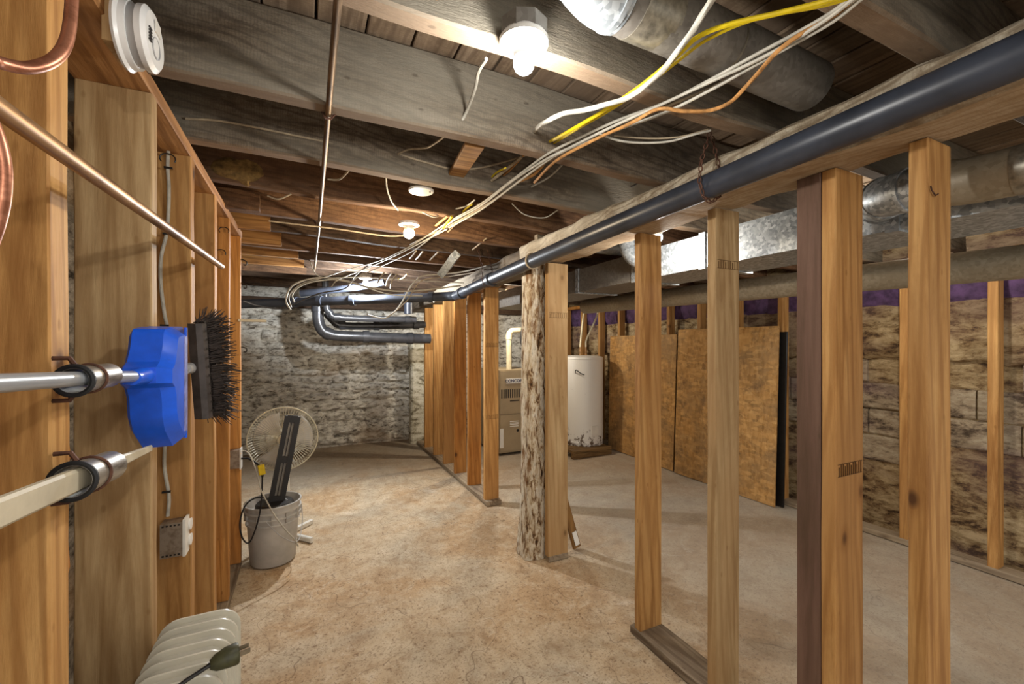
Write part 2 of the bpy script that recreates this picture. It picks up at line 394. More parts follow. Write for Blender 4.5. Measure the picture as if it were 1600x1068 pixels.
stones = [stone_mesh(1, .5, .13, k*1.7, M['stone']) for k in range(14)]
z = .02
while z < 1.84:
    h = RN.uniform(.10, .20); x = XL+RN.uniform(-.2, 0)
    while x < 1.75:
        wd = RN.uniform(.16, .52)
        o = inst('stone', RN.choice(stones), wb, (x+wd/2, YB-.008, z+h/2), (0, RN.uniform(-.06, .06), 0))
        o.scale = (wd*1.02, .36+RN.uniform(-.12, .16), h*2.05); x += wd
    z += h
# ledge and dark sill board above the stone
MB().board((XL, YB-.08, 1.93), (XR, YB-.08, 1.93), .2, .12, (0, 1, 0), 30, .006).build('sill_beam', M['joist_dark'], wb)
# concrete blocks showing in the lower right wall
blk = []
for k in range(3):
    m = MB(); m.board((0, 0, 0), (0, .385, 0), .192, .06, (0, 0, 1), 5, .005, k*5, .012, 9); blk.append(m.mesh('block', M['cblock'], True, 40))
for r in range(2, 6):
    for k in range(7):
        if (r in (2, 5)) and (k*7+r) % 3: continue
        inst('block', blk[(r*3+k) % 3], wr, (XR+.012-.004*((r*7+k*3) % 3), .0+k*.395+(r % 2)*.2, .20+r*.200))
# parge coat left on the upper wall, ragged lower edge
m = MB(); N = 90; vs = []; fs = []
for i in range(N+1):
    y = -.5+i*6.6/N; zb = 1.30+.10*nz(y, 1, 0, 1.4)+.03*nz(y, 4, 0, 9)
    for j, (zz, xx) in enumerate([(zb, XR-.01), (zb+.015, XR-.052), (1.5, XR-.056+.01*nz(y, 2, 2, 3)), (1.7, XR-.056+.01*nz(y, 3, 3, 3)), (2.0, XR-.06), (2.0, XR)]):
        vs.append((xx, y, zz))
fs = [(i*6+j, (i+1)*6+j, (i+1)*6+j+1, i*6+j+1) for i in range(N) for j in range(5)]
m.add(vs, fs).build('parge_coat', M['parge'], wr, True, ang=70)
# ceiling: slab, planks, joists
TZ = -.022
ce = struct(MB().box(XL-.15, XR+.15, -.9, YB+.15, 2.385, 2.42).build('ceiling', M['joist_dark']))
pl = [MB().board((0, -.9, 0), (0, YB, 0), .132, .03, (1, 0, 0), 6, .0015, k, .003).mesh('plank', M['plank']) for k in range(4)]
x = XL+.07; k = 0
while x < XR:
    inst('plank', pl[k % 4], ce, (x, 0, ZS+.016+TZ*(x+.37)+RN.uniform(0, .004))); x += .137; k += 1
FAR = [.12, .546, .965, 1.40, 1.85]+[1.85+.425*k for k in range(1, 11)]
for k, yf in enumerate(FAR):
    mt = M['joist'] if k < 6 and k != 5 else (M['joist_warm'] if k in (5, 6, 8) else M['joist_dark'])
    dz = [0, 0, .0, -.01, 0, .005, -.005, .004, -.01, 0, .01, 0, 0, -.01, 0][k]
    ty = -.012 if k > 4 else -.024
    m = MB().board((XL, -ty*-.43*-1, TZ*(XL+.37)*-1*-1), (XR, ty*(XR+.37), TZ*(XR+.37)), .24, .056, (0, 0, 1), 46, .006, k*3, .006, 2.2)
    m.build('joist', mt, ce, loc=(0, yf-.028, ZJ+.12+dz))
# flat strip of bridging between two joists, and pale blocking at the wall end
R45 = Matrix.Rotation(math.radians(18), 3, 'Z')
m = MB().board(at(742, 226, -1.41), at(712, 274, -1.79), .07, .018, (1, 0, 0), 4, .001, 2); m.build('bridging', M['block'], ce)
for k, (yf, x1) in enumerate([(3.0, -.20), (3.42, -.16), (3.85, -.06), (4.27, -.02), (4.70, .0), (2.58, -.22)]):
    MB().board((XL+.02, 0, 0), (x1, 0, 0), .10, .04, (0, 0, 1), 4, .001, k).build('blocking', M['block'] if k < 4 else M['joist_warm'], ce, loc=(0, yf+.0, ZJ+.03))
# painted pier at the end of the far partition
MB().board((1.42, 6.08, 0), (1.42, 6.08, 1.40), .19, .2, (1, 0, 0), 12, .012, 3, .02).build('trim_1', M['pier'])
struct(bpy.data.objects['trim_1'])

# ---------------------------------------------------------------- stud walls
def stud_mesh(dep, th, L, mat, seed, amp=.001):
    return MB().board((0, 0, 0), (0, 0, L), dep, th, (1, 0, 0), 10, amp, seed, .003).mesh('stud', mat)
def stamp(parent_stud, w_, z, h=.02, n=9, th=.045):
    m = MB()
    for i in range(n):
        x = -w_/2+w_*(i+.5)/n
        m.box(x-.0012, x+.0012, -th/2-.0022, -th/2-.0006, z-h/2, z+h/2*(1 if i % 3 else .6))
    m.box(-w_/2, w_/2, -th/2-.002, -th/2-.0006, z+h/2, z+h/2+.0015); m.box(-w_/2, w_/2, -th/2-.002, -th/2-.0006, z-h/2-.0015, z-h/2)
    return m.build('ink_stamp', M['stampink'], parent_stud)
lw = thing('stud_wall', 'open stud wall of wide boards along the left side, carrying the brooms and copper pipe', 'stud wall', (-.37, .9, 0))
LW = [(.965, 'stud', .16, .062), (1.457, 'stud_pale', .155, .045), (1.885, 'stud', .15, .055), (2.31, 'stud', .15, .05), (2.70, 'stud_orange', .15, .045), (3.13, 'stud_orange', .15, .05), (.50, 'stud', .15, .05)]
for k, (y, mt, dep, th) in enumerate(LW):
    inst('stud', stud_mesh(dep, th, 2.02, M[mt], k+1, .002), lw, (-dep/2, y-.9, .045))
MB().board((-.078, -2.2, 2.087), (-.078, 2.27, 2.087), .158, .042, (1, 0, 0), 16, .001, 4).build('top_plate', M['plate_fir'], lw)
MB().board((-.075, -2.2, .022), (-.075, 2.27, .022), .15, .04, (1, 0, 0), 16, .001, 5).build('bottom_plate', M['dirty_plate'], lw)
# sister strip with torn edge beside the near stud
MB().board((-.03, .10, .05), (-.03, .10, 1.30), .05, .012, (1, 0, 0), 26, .005, 3, .002, 30).build('splinter_strip', M['stud_orange'], lw)

fp = thing('stud_partition', 'far run of orange pine studs between the corridor and the furnace', 'stud wall', (1.465, 3.4, 0))
for k, y in enumerate([3.46, 3.88, 4.30, 4.70, 5.12, 5.56]):
    o = inst('stud', stud_mesh(.13, .042, 1.86, M[['stud', 'stud_orange', 'stud_orange', 'stud', 'stud', 'stud'][k]], k+11), fp, (0, y-3.4, .04))
    if k == 0: stamp(o, .12, 1.35, .03, th=.042); stamp(o, .12, .72, .03, th=.042)
MB().board((0, -.01, .02), (0, 2.6, .02), .14, .038, (1, 0, 0), 10, .0015, 7).build('bottom_plate', M['dirty_plate'], fp)
MB().board((0, -.01, 1.905), (0, 2.6, 1.905), .13, .03, (1, 0, 0), 10, .0015, 7).build('top_plate', M['plate_fir'], fp)

npn = thing('stud_partition', 'near run of tall pine studs with one brown board, right foreground', 'stud wall', (1.487, .5, 0))
zt = 1.925
for k, (y, mt, dep, th, dx) in enumerate([(1.567, 'stud', .135, .04, 0), (1.155, 'stud_pale', .135, .04, 0), (.80, 'stud_brown', .10, .072, -.0175), (.742, 'stud', .15, .040, .0075), (.535, 'stud', .13, .040, .0), (.10, 'stud', .13, .045, 0)]):
    o = inst('stud', stud_mesh(dep, th, zt-.04, M[mt], k+21), npn, (dx, y-.5, .04))
    if mt == 'stud_brown': o['label'] = 'dark brown stained board'
    if k == 1: stamp(o, .12, 1.67, .03, th=.04)
    if k == 3: stamp(o, .13, .98, .035, 12, th=.04)
MB().board((0, -1.6, .02), (0, 1.11, .02), .145, .038, (1, 0, 0), 14, .0015, 9).build('bottom_plate', M['dirty_plate'], npn)

ls = thing('stud', 'single pale pine stud standing close against the rotten post', 'stud', (1.468, 2.375, 0))
o = inst('stud_board', stud_mesh(.15, .042, 1.885, M['stud_pale'], 31), ls, (0, 0, .035)); stamp(o, .14, 1.55, .03, th=.042)
MB().board((-.07, 0, .018), (.075, 0, .018), .05, .035, (0, 1, 0), 4, .001, 1).build('foot_block', M['dirty_plate'], ls)

rw = thing('stud_wall', 'stud wall in front of the stained foundation on the right', 'stud wall', (3.8, 1.0, 0))
sm = [stud_mesh(.09, .045, 1.9, M['stud'], 40+k) for k in range(3)]
for k in range(13): inst('stud', sm[k % 3], rw, (0, .07+.43*k-1.0+.06+.86*0+.0+.95-.0-.02+ -.0, .04)) if k else inst('stud', sm[0], rw, (0, .06, .04))
MB().board((0, -2.0, .02), (0, 5.2, .02), .11, .04, (1, 0, 0), 20, .002, 2).build('bottom_plate', M['dirty_plate'], rw)
MB().board((0, -2.0, 1.96), (0, 5.2, 1.96), .09, .045, (1, 0, 0), 20, .001, 3).build('top_plate', M['stud_orange'], rw)
m = MB(); vs = []; N = 120
for i in range(N+1):
    y = -.4+i*6.6/N
    for j in range(5):
        a = j/4*math.pi; vs.append((XR-.05-(.045+.02*nz(y, j, 0, 5))*math.sin(a), y, 1.82-.145*math.cos(a)+.02*nz(y, 7, j, 6)))
m.add(vs, [(i*5+j, (i+1)*5+j, (i+1)*5+j+1, i*5+j+1) for i in range(N) for j in range(4)]).build('foam_strip', M['foam'], wr, True, ang=80)

# ---------------------------------------------------------------- beam, post, drain pipe
bm_ = thing('support_beam', 'long whitish rough-hewn beam carried on the studs and the rotten post', 'beam', (1.41, 3, 1.93))
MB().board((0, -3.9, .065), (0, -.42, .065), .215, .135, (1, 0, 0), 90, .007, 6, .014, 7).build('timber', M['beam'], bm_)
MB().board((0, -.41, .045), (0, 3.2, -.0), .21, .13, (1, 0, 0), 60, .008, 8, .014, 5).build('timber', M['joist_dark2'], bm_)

po = thing('post', 'rotten pale weathered timber post with a dark flared foot', 'post', (1.385, 2.515, 0))
m = MB(); vs = []; n = 22; K = 60
for i in range(K+1):
    z = 1.93*i/K; fl = 1+.22*math.exp(-z/.22)
    for j in range(n):
        a = 2*math.pi*j/n; ca, sa = math.cos(a), math.sin(a)
        q = (abs(ca)**5+abs(sa)**5)**(-1/5)
        r = .080*q*fl*(1+.10*nz(ca*1.5, sa*1.5, z*.5, 3)+.05*nz(ca*4, sa*4, z*.8, 4))
        vs.append((r*ca-.012*math.exp(-z/.3), r*sa, z))
fs = [(i*n+j, i*n+(j+1) % n, (i+1)*n+(j+1) % n, (i+1)*n+j) for i in range(K) for j in range(n)]+[tuple(range(n-1, -1, -1)), tuple(K*n+j for j in range(n))]
m.add(vs, fs).build('timber', M['rotten'], po, True, ang=50)
MB().board((-.01, -.12, 1.93), (-.01, -.12, 2.1), .1, .04, (1, 0, 0), 4, .002, 3).build('packing_board', M['beam'], po)

dp = thing('drain_pipe', 'long black plastic drain pipe slung beside the whitish beam', 'pipe', (0, 0, 0))
def ring(p, d, r, w_, mat, parent, name, n=24):
    d = Vector(d).normalized(); p = Vector(p)
    return MB().tube([p-d*w_/2, p+d*w_/2], r, n).build(name, mat, parent, True)
P = [(1.25, -.6, 1.982), (1.25, .57, 1.954), (1.25, 2.16, 1.913), (1.25, 3.72, 1.850)]
MB().tube(P+[(1.235, 3.80, 1.847), (1.19, 3.86, 1.845), (1.10, 3.92, 1.842)], .043, 24, 4).build('pipe_run', M['abs'], dp, True)
MB().tube([(1.10, 3.92, 1.842), (.62, 4.20, 1.825), (.1, 4.52, 1.81), (-.70, 5.01, 1.79)], .043, 20).build('pipe_branch', M['abs'], dp, True)
for p, d in (((1.25, 3.62, 1.853), (0, 1, -.03)), ((1.06, 3.945, 1.841), (-1, .6, 0)), ((.40, 4.333, 1.818), (-1, .6, 0)), ((.12, 4.508, 1.811), (-1, .6, 0)), ((-.1, 4.643, 1.806), (-1, .6, 0)), ((1.25, 2.95, 1.882), (0, 1, -.03))):
    ring(p, d, .052, .045, M['abs'], dp, 'coupling')
# chain hangers and strap
def chain(label, pts, nl):
    t = thing('hanger_chain', label, 'chain', pts[0]); base = Vector(pts[0])
    lm = MB(); lm.tube([(math.cos(a)*.006, 0, math.sin(a)*.011) for a in [2*math.pi*i/10 for i in range(10)]], .0022, 5, closed=True)
    me = lm.mesh('link', M['rust'], True)
    V = [Vector(p) for p in pts]; L = [0]
    for i in range(1, len(V)): L.append(L[-1]+(V[i]-V[i-1]).length)
    for k in range(nl):
        s = L[-1]*(k+.5)/nl; i = max(j for j in range(len(L)) if L[j] <= s); i = min(i, len(V)-2)
        f = (s-L[i])/(L[i+1]-L[i]); p = V[i].lerp(V[i+1], f); d = (V[i+1]-V[i]).normalized()
        o = inst('link', me, t, p-base); q = Vector((0, 0, 1)).rotation_difference(d)
        o.rotation_euler = (q.to_matrix() @ Matrix.Rotation(math.pi/2*(k % 2)+.3, 3, 'Z')).to_euler()
    return t
yc = 1.02
chain('rusty chain looped under the black drain pipe right of the ceiling bulb', [(1.235, yc-.01, 2.12), (1.205, yc, 2.02), (1.195, yc, 1.95), (1.215, yc, 1.90), (1.25, yc, 1.885), (1.29, yc, 1.91), (1.295, yc, 2.0), (1.27, yc+.01, 2.12)], 26)
yc = 3.0
chain('small rusty chain hanging the pipe near the far end of the beam', [(1.16, yc, 2.12), (1.195, yc, 2.0), (1.20, yc, 1.86), (1.25, yc, 1.832), (1.297, yc, 1.88), (1.27, yc, 2.0), (1.24, yc, 2.12)], 24)
MB().tube([(1.25+.046*math.cos(a), 2.3, 1.909+.046*math.sin(a)) for a in [2*math.pi*i/20 for i in range(20)]], .006, 6, closed=True).build('pipe_strap', M['beige_cable'], dp, True)

# drain pipes on the back wall
YP = 5.35
def gpipe(label, pts, r, fits):
    t = thing('waste_pipe', label, 'pipe', (0, 0, 0))
    MB().tube(pts, r, 18, 6).build('pipe_run', M['abs_grey'], t, True)
    for p, d in fits: ring(p, d, r*1.18, .07, M['abs_grey'], t, 'coupling', 18)
    return t
def gy(px, py, y=YP): return at(px, py, -y)
gpipe('thick grey waste pipe dropping then bending right across the stone wall', [gy(497, 462), gy(497, 485), gy(498, 503), gy(506, 518), gy(525, 524), gy(570, 526), gy(620, 528), gy(672, 529)], .062, [(gy(497, 482), (0, 0, 1)), (gy(512, 521), (1, 0, -.4)), (gy(572, 526), (1, 0, 0)), (gy(640, 528.5), (1, 0, 0))])
gpipe('upper thin grey waste pipe nearest the joists on the back wall', [gy(508, 428, 5.2), gy(510, 478, 5.2), gy(516, 488, 5.2), gy(525, 495, 5.2), gy(580, 498, 5.2), gy(650, 499, 5.2)], .036, [(gy(527, 495, 5.2), (1, 0, 0)), (gy(638, 499, 5.2), (1, 0, 0))])
gpipe('middle grey waste pipe stepping down between the other two', [gy(509, 488, 5.5), gy(520, 500, 5.5), gy(533, 508, 5.5), gy(580, 509, 5.5), gy(664, 507, 5.5)], .045, [(gy(535, 508, 5.5), (1, 0, 0)), (gy(588, 509, 5.5), (1, 0, 0)), (gy(650, 508, 5.5), (1, 0, 0))])
t = thing('drain_tee', 'black drain pipe standing up behind the far bulb', 'pipe', (0, 0, 0))
MB().tube([gy(638, 455, 5.0), gy(638, 490, 5.0)], .05, 16).build('riser', M['abs'], t, True)
MB().tube([gy(470, 458, 4.6), gy(560, 448, 4.4), gy(600, 440, 4.3)], .035, 14).build('side_branch', M['abs'], t, True)

# ---------------------------------------------------------------- ducts
td = thing('rectangular_duct', 'long rectangular galvanised duct running behind the right-hand studs', 'duct', (0, 0, 0))
def duct_box(y0, y1, x0, x1, z0, z1, mat, name, xa=0, e=0):
    m = MB(); m.add([(x0+xa, y1, z0), (x1+xa, y1, z0), (x1+xa, y1, z1), (x0+xa, y1, z1), (x0, y0, z0), (x1, y0, z0), (x1, y0, z1), (x0, y0, z1)],
                    [(0, 1, 2, 3), (7, 6, 5, 4), (0, 4, 5, 1), (1, 5, 6, 2), (2, 6, 7, 3), (3, 7, 4, 0)])
    return m.build(name, mat, td)
secs = [(-.6, .76), (.77, 1.57), (1.58, 2.1), (2.11, 2.75), (2.76, 3.6), (3.61, 4.5)]
for k, (a, b) in enumerate(secs):
    duct_box(a, b, 1.84+.02*a, 2.20+.02*a, 1.80, 1.975, M['galv'] if k < 3 else M['galv_dusty'], 'duct_section', .02*(b-a))
for y in (.765, 1.575, 2.105, 2.755, 3.605):
    xx = 1.84+.02*y
    duct_box(y-.02, y+.02, xx-.008, xx+.372, 1.792, 1.983, M['galv'], 'seam_collar')
def rduct(label, pts, r, mat, seams, tape=None, n=24, sm=5, name='round_duct'):
    t = thing(name, label, 'duct', (0, 0, 0))
    MB().tube(pts, r, n, sm).build('duct_tube', mat, t, True)
    for p, d in seams: ring(p, d, r*1.05, .012, mat, t, 'seam_ring', n)
    if tape:
        for p, d, w_ in tape: ring(p, d, r*1.015, w_, M['tape'], t, 'foil_tape', n)
    return t
rduct('fat dusty round duct in the joist bay above the yellow cables', [(.62, .735, 2.155), (.9, .735, 2.15), (1.31, .735, 2.145)], .066, M['galv_dusty'], [], [((.70, .735, 2.154), (1, 0, 0), .10), ((.95, .735, 2.15), (1, 0, 0), .006)], sm=0)
rduct('shiny galvanised duct elbow beside the near ceiling bulb', [(.40, .60, 2.31), (.43, .66, 2.25), (.49, .715, 2.19), (.56, .735, 2.16), (.62, .735, 2.155)], .069, M['galv'], [((.44, .675, 2.235), (.35, .5, -.6)), ((.52, .725, 2.174), (1, .35, -.6)), ((.60, .735, 2.156), (1, 0, 0))], name='duct_elbow')
rduct('shiny round duct with taped joint crossing behind the last two studs', [(1.74, -.5, 1.86), (1.74, .43, 1.87), (1.735, .60, 1.885)], .066, M['galv_tan'], [], [((1.74, .40, 1.87), (0, 1, 0), .09)])
el = bpy.data.objects['round_duct.001']
MB().tube([(1.735, .59, 1.884), (1.735, .63, 1.888), (1.75, .70, 1.894), (1.79, .765, 1.90), (1.87, .80, 1.90)], .068, 24, 5).build('duct_elbow', M['galv'], el, True)
for p_, d_ in (((1.735, .60, 1.885), (0, 1, .05)), ((1.742, .672, 1.891), (.25, 1, 0)), ((1.785, .757, 1.9), (1, 1, 0)), ((1.845, .793, 1.9), (1, .4, 0))): ring(p_, d_, .073, .012, M['galv'], el, 'seam_ring')
rduct('long tan round duct slung below the rectangular duct', [(2.62, -.4, 1.72), (2.60, .86, 1.735), (2.56, 1.5, 1.745), (2.52, 2.6, 1.76), (2.5, 3.5, 1.77)], .07, M['galv_tan'], [((2.60, 1.0, 1.737), (0, 1, 0)), ((2.54, 2.0, 1.752), (0, 1, 0))], [((2.605, .93, 1.736), (0, 1, 0), .1), ((2.57, 1.45, 1.744), (0, 1, 0), .07)])
rduct('crumpled foil elbow stub on the side of the rectangular duct', [(1.90, 2.0, 1.90), (1.83, 2.0, 1.91), (1.80, 2.03, 1.94), (1.79, 2.06, 2.0), (1.79, 2.07, 2.10)], .05, M['galv'], [((1.83, 2.0, 1.91), (1, 0, 0)), ((1.795, 2.045, 1.97), (-.1, .3, .7))], name='duct_elbow')
rduct('pale duct stub rising between joists near the far wires', [at(690, 428, -2.9), at(702, 412, -2.75), at(712, 398, -2.6)], .035, M['galv'], [], sm=0, n=4, name='metal_channel')
rduct('round branch duct passing above the duct trunk', [(1.60, 2.35, 2.06), (2.1, 2.35, 2.06), (3.2, 2.35, 2.06)], .045, M['galv_dusty'], [], sm=0)

# ---------------------------------------------------------------- ceiling lights
def lampholder(name, label, c, power, col, lit, r=.056, box=True, bulb=.024, group=None):
    c = Vector(c); t = thing(name, label, 'light', c)
    if box:
        m = MB(); m.lathe([(.054, .052), (.054, .088)], n=8); m.build('junction_box', M['galv_dusty'], t)
    MB().lathe([(.0001, .058), (r*.9, .058), (r, .05), (r*.98, .042), (r*.55, .036), (.026, .030), (.023, .012), (.0001, .012)], n=28).build('porcelain_base', M['porcelain'], t, True)
    pr = [(.0001, -bulb*1.0)]+[(bulb*math.sin(a), -bulb*math.cos(a)) for a in [.3, .6, .9, 1.2, 1.5, 1.8, 2.1]]+[(bulb*.62, bulb*.85), (bulb*.52, .028), (.0001, .03)]
    b = MB().lathe(pr, n=20).build('bulb', M[lit], t, True); b.visible_shadow = True
    l = point((0, 0, -bulb-.05), power, col); l.parent = t
    return t
t = lampholder('ceiling_light', 'bright white bulb in a white lampholder on the nearest grey joist', BULB1, 6, (1, .97, .92), 'lit_cool')
m = MB(); m.box(-.012, .010, -.052, -.050, .040, .044); 
lampholder('ceiling_light', 'warm glowing bulb in a cream lampholder on a brown joist mid-ceiling', BULB2, 9, (1, .80, .55), 'lit_warm', bulb=.03, box=False)
lampholder('ceiling_light', 'small cool bulb glowing above the black pipe by the far stone wall', BULB3, 52, (.92, .96, 1), 'lit_cool', bulb=.026)
lampholder('ceiling_light', 'bulb tucked behind the leftmost near stud, lighting the galvanised duct', BULB4, 4.5, (1, .95, .88), 'lit_cool', bulb=.026)
lampholder('ceiling_light', 'bulb above the tan furnace beyond the far studs', BULB5, 20, (1, .88, .7), 'lit_warm', bulb=.026)
lampholder('ceiling_light', 'bulb over the near end of the room behind the viewpoint', BULBN, 9, (1, .95, .88), 'lit_cool')
lampholder('ceiling_light', 'added fill bulb over the right-hand bay, brightening the foundation wall', FILL_R, 9, (1, .93, .82), 'lit_cool')  # added fill lamp, put here to brighten the right wall
cv = thing('cover_plate', 'round cream ceiling box cover just above the warm bulb', 'box cover', at(658, 298, 2.09))
MB().lathe([(.0001, -.006), (.052, -.006), (.056, -.002), (.056, .004), (.0001, .004)], n=28).build('plate', M['porcelain'], cv, True)
MB().lathe([(.05, .004), (.05, .03)], n=8).build('junction_box', M['galv_dusty'], cv)
MB().lathe([(.0001, -.009), (.004, -.008), (.004, -.006)], n=8, o=(.035, -.02, 0)).build('screw', M['black'], cv)
# ---------------------------------------------------------------- cables
def cable(name, label, pts, r, mat, cat='cable', group=None, twist=0, n=8, sm=6, flat=None):
    V = [at(*p) if (len(p) == 3) else Vector(p[1:]) for p in pts]
    c = V[0].copy(); m = MB().tube([v-c for v in V], r, n, sm, twist=twist)
    if twist: pass
    o = m.build(name, M[mat], None, True, loc=c); return props(o, label, cat, group)
zc = 2.075
cable('cable', 'thick white twisted cable curving up from a joist to the top edge', [(833, 206, -1.34), (850, 192, 2.04), (880, 178, 2.04), (930, 168, 2.04), (985, 150, 2.04), (1030, 115, 2.05), (1070, 65, 2.05), (1100, 20, 2.06), (1128, -30, 2.07)], .0065, 'white_cable', twist=.8, n=12)
cable('cable', 'bright yellow flat cable rising to the upper right corner', [(857, 222, -1.34), (880, 210, 2.055), (940, 175, 2.055), (1000, 135, 2.055), (1055, 90, 2.055), (1090, 58, 2.06), (1140, 38, 2.06), (1210, 22, 2.06), (1290, 2, 2.06), (1360, -20, 2.07)], .0052, 'yellow_cable')
cable('cable', 'thin dull yellow cable alongside the bright yellow one', [(862, 226, -1.34), (905, 200, 2.065), (960, 168, 2.065), (1015, 130, 2.065), (1060, 95, 2.065), (1105, 62, 2.065), (1180, 30, 2.07), (1290, 8, 2.07), (1360, -14, 2.075)], .0035, 'yellow_cable')
base = [(1350, -18), (1300, 22), (1240, 58), (1180, 92), (1110, 128), (1040, 160), (960, 192), (890, 228), (850, 250), (800, 285), (750, 322), (700, 350)]
labels = ['white cable forming the upper edge of the long bundle under the joists', 'second white cable of the long bundle, just below the top one', 'white cable in the middle of the long bundle under the joists', 'off-white cable forming the lower edge of the long bundle']
tails = [[(640, 385, 2.06), (590, 408, 2.06), (545, 420, 2.05), (507, 433, -3.5), (470, 444, -3.6), (452, 462, -3.7), (455, 480, -3.7)],
         [(645, 392, 2.055), (595, 416, 2.055), (560, 432, -3.4), (545, 444, -3.5)], [(660, 372, 2.07), (640, 382, 2.1)], [(690, 362, 2.05), (620, 398, 2.05), (575, 418, 2.05), (530, 436, -3.5), (518, 448, -3.6)]]
mats = ['white_cable', 'white_cable', 'beige_cable', 'white_cable']
for k in range(4):
    pts = [(x+(.3*k), y+5.0*k*(1 if x > 900 else .6)-3+(3*math.sin(x*.02+k*2) if 750 < x < 1250 else 0), zc-.012*(k % 2)) for x, y in base]+tails[k]
    cable('cable', labels[k], pts, .0042 if k != 2 else .0036, mats[k], group=None)
cable('cable', 'orange-brown cloth cable that dips in a bend under the fat duct', [(1330, 10, 2.07), (1270, 42, 2.07), (1215, 80, 2.05), (1175, 125, 2.04), (1140, 160, 2.03), (1110, 172, 2.03), (1070, 174, 2.03), (1030, 170, 2.04), (990, 190, 2.05), (930, 218, 2.05), (870, 250, 2.055), (835, 285, 2.06)], .0048, 'ochre_cable', twist=.7, n=12)
cable('cable', 'thin beige cable sagging in a loop left of the rusty chain', [(935, 208, 2.06), (965, 219, 2.055), (1000, 223, 2.055), (1045, 221, 2.055), (1085, 210, 2.06), (1110, 204, 2.075)], .0035, 'white_cable')
cable('cable', 'thin beige cable just above the sagging loop', [(960, 212, 2.07), (1010, 216, 2.07), (1060, 214, 2.07), (1106, 202, 2.09)], .0026, 'beige_cable')
cable('cable', 'dull beige cable clipped along the face of the third joist', [(290, 185, -1.785), (345, 189, -1.785), (420, 203, -1.78), (510, 222, -1.78), (570, 238, -1.78), (620, 241, -1.78), (660, 252, -1.77), (710, 264, -1.77), (760, 260, -1.75), (830, 240, -1.6)], .0042, 'beige_cable')
cable('cable', 'short white cable crossing from the nearest joist to the big joist face', [(760, 92, -1.0), (748, 112, -1.08), (742, 140, -1.18), (730, 172, -1.30), (718, 196, -1.342)], .0048, 'white_cable')
cable('cable', 'short beige cable lifting off the third joist beside the copper pipe', [(622, 240, -1.77), (640, 233, -1.7), (665, 231, -1.6), (682, 222, -1.5), (695, 212, -1.42)], .0038, 'beige_cable')
cable('cable', 'cream cable dropping to the warm bulb from the left', [(603, 276, -1.9), (605, 296, -2.0), (612, 315, -2.1), (622, 328, -2.2)], .0038, 'white_cable')
cable('cable', 'cream cable leaving the warm bulb to the right', [(660, 331, -2.23), (675, 338, -2.23), (684, 338, -2.25), (690, 332, -2.28)], .0035, 'white_cable')
cable('cable', 'grey-beige cable running along a brown joist left of the warm bulb', [(420, 345, -2.64), (470, 351, -2.64), (530, 358, -2.64), (600, 368, -2.63), (632, 368, -2.63)], .0045, 'beige_cable')
cable('cable', 'thin cable on the second brown joist under the left insulation', [(418, 306, -2.2), (435, 311, -2.19), (455, 303, -2.19)], .0035, 'beige_cable')
cable('cable', 'short beige cable behind the copper pipe under the third joist', [(512, 280, -2.0), (530, 280, -1.98), (545, 266, -1.9)], .004, 'beige_cable')
cable('cable', 'grey cable looping down below the far end of the beam', [(760, 415, -3.0), (725, 424, -3.3), (690, 428, -3.5), (660, 431, -3.6), (650, 438, -3.65), (640, 450, -3.7), (628, 472, -3.75), (615, 488, -3.8), (600, 497, -3.85), (575, 492, -3.9)], .006, 'white_cable')
cable('cable', 'thin grey cable hugging the far loop of cable', [(750, 424, -3.1), (700, 432, -3.5), (662, 437, -3.6), (648, 450, -3.65), (637, 468, -3.7), (618, 486, -3.75), (605, 494, -3.8)], .004, 'beige_cable')
cable('cable', 'thick white cable arching down at the left end of the black pipe', [(454, 484, -3.8), (447, 470, -3.8), (452, 452, -3.8), (466, 441, -3.8), (495, 434, -3.8), (530, 436, -3.8), (575, 448, -3.75), (625, 455, -3.7), (680, 451, -3.6), (720, 446, -3.5)], .0068, 'white_cable')
cable('cable', 'white cable arching just inside the thick one at the black pipe', [(460, 472, -3.85), (457, 460, -3.85), (468, 448, -3.85), (490, 440, -3.85), (525, 437, -3.8), (560, 445, -3.8), (610, 460, -3.8), (660, 462, -3.7)], .005, 'white_cable')
cable('cable', 'straight white cable above the far black pipe', [(0, .02, 3.97, 2.11), (500, 432, -3.9), (560, 433, -3.85), (640, 437, -3.75), (725, 442, -3.55)], .0042, 'white_cable')
cable('cable', 'dark cable drooping at the far left end of the black pipe', [(380, 470, -4.6), (405, 478, -4.6), (440, 482, -4.5), (470, 470, -4.3), (500, 458, -4.1), (540, 450, -4.0), (555, 430, -3.95), (0, .52, 3.95, 2.12)], .006, 'dark_cable')
cable('cable', 'thin black cable drooping among the grey joists beside the beam', [(905, 300, -1.9), (945, 302, -1.85), (985, 292, -1.75), (1008, 278, -1.65)], .004, 'dark_cable')
cable('cable', 'thin pale wire hanging below the third grey joist near the beam', [(800, 318, -2.0), (820, 335, -2.0), (850, 340, -1.95), (872, 328, -1.9)], .003, 'white_cable')
g = 'short cable ends poking between the joists beside the long bundle'
lb = 'short cable end poking out between joists beside the long bundle'
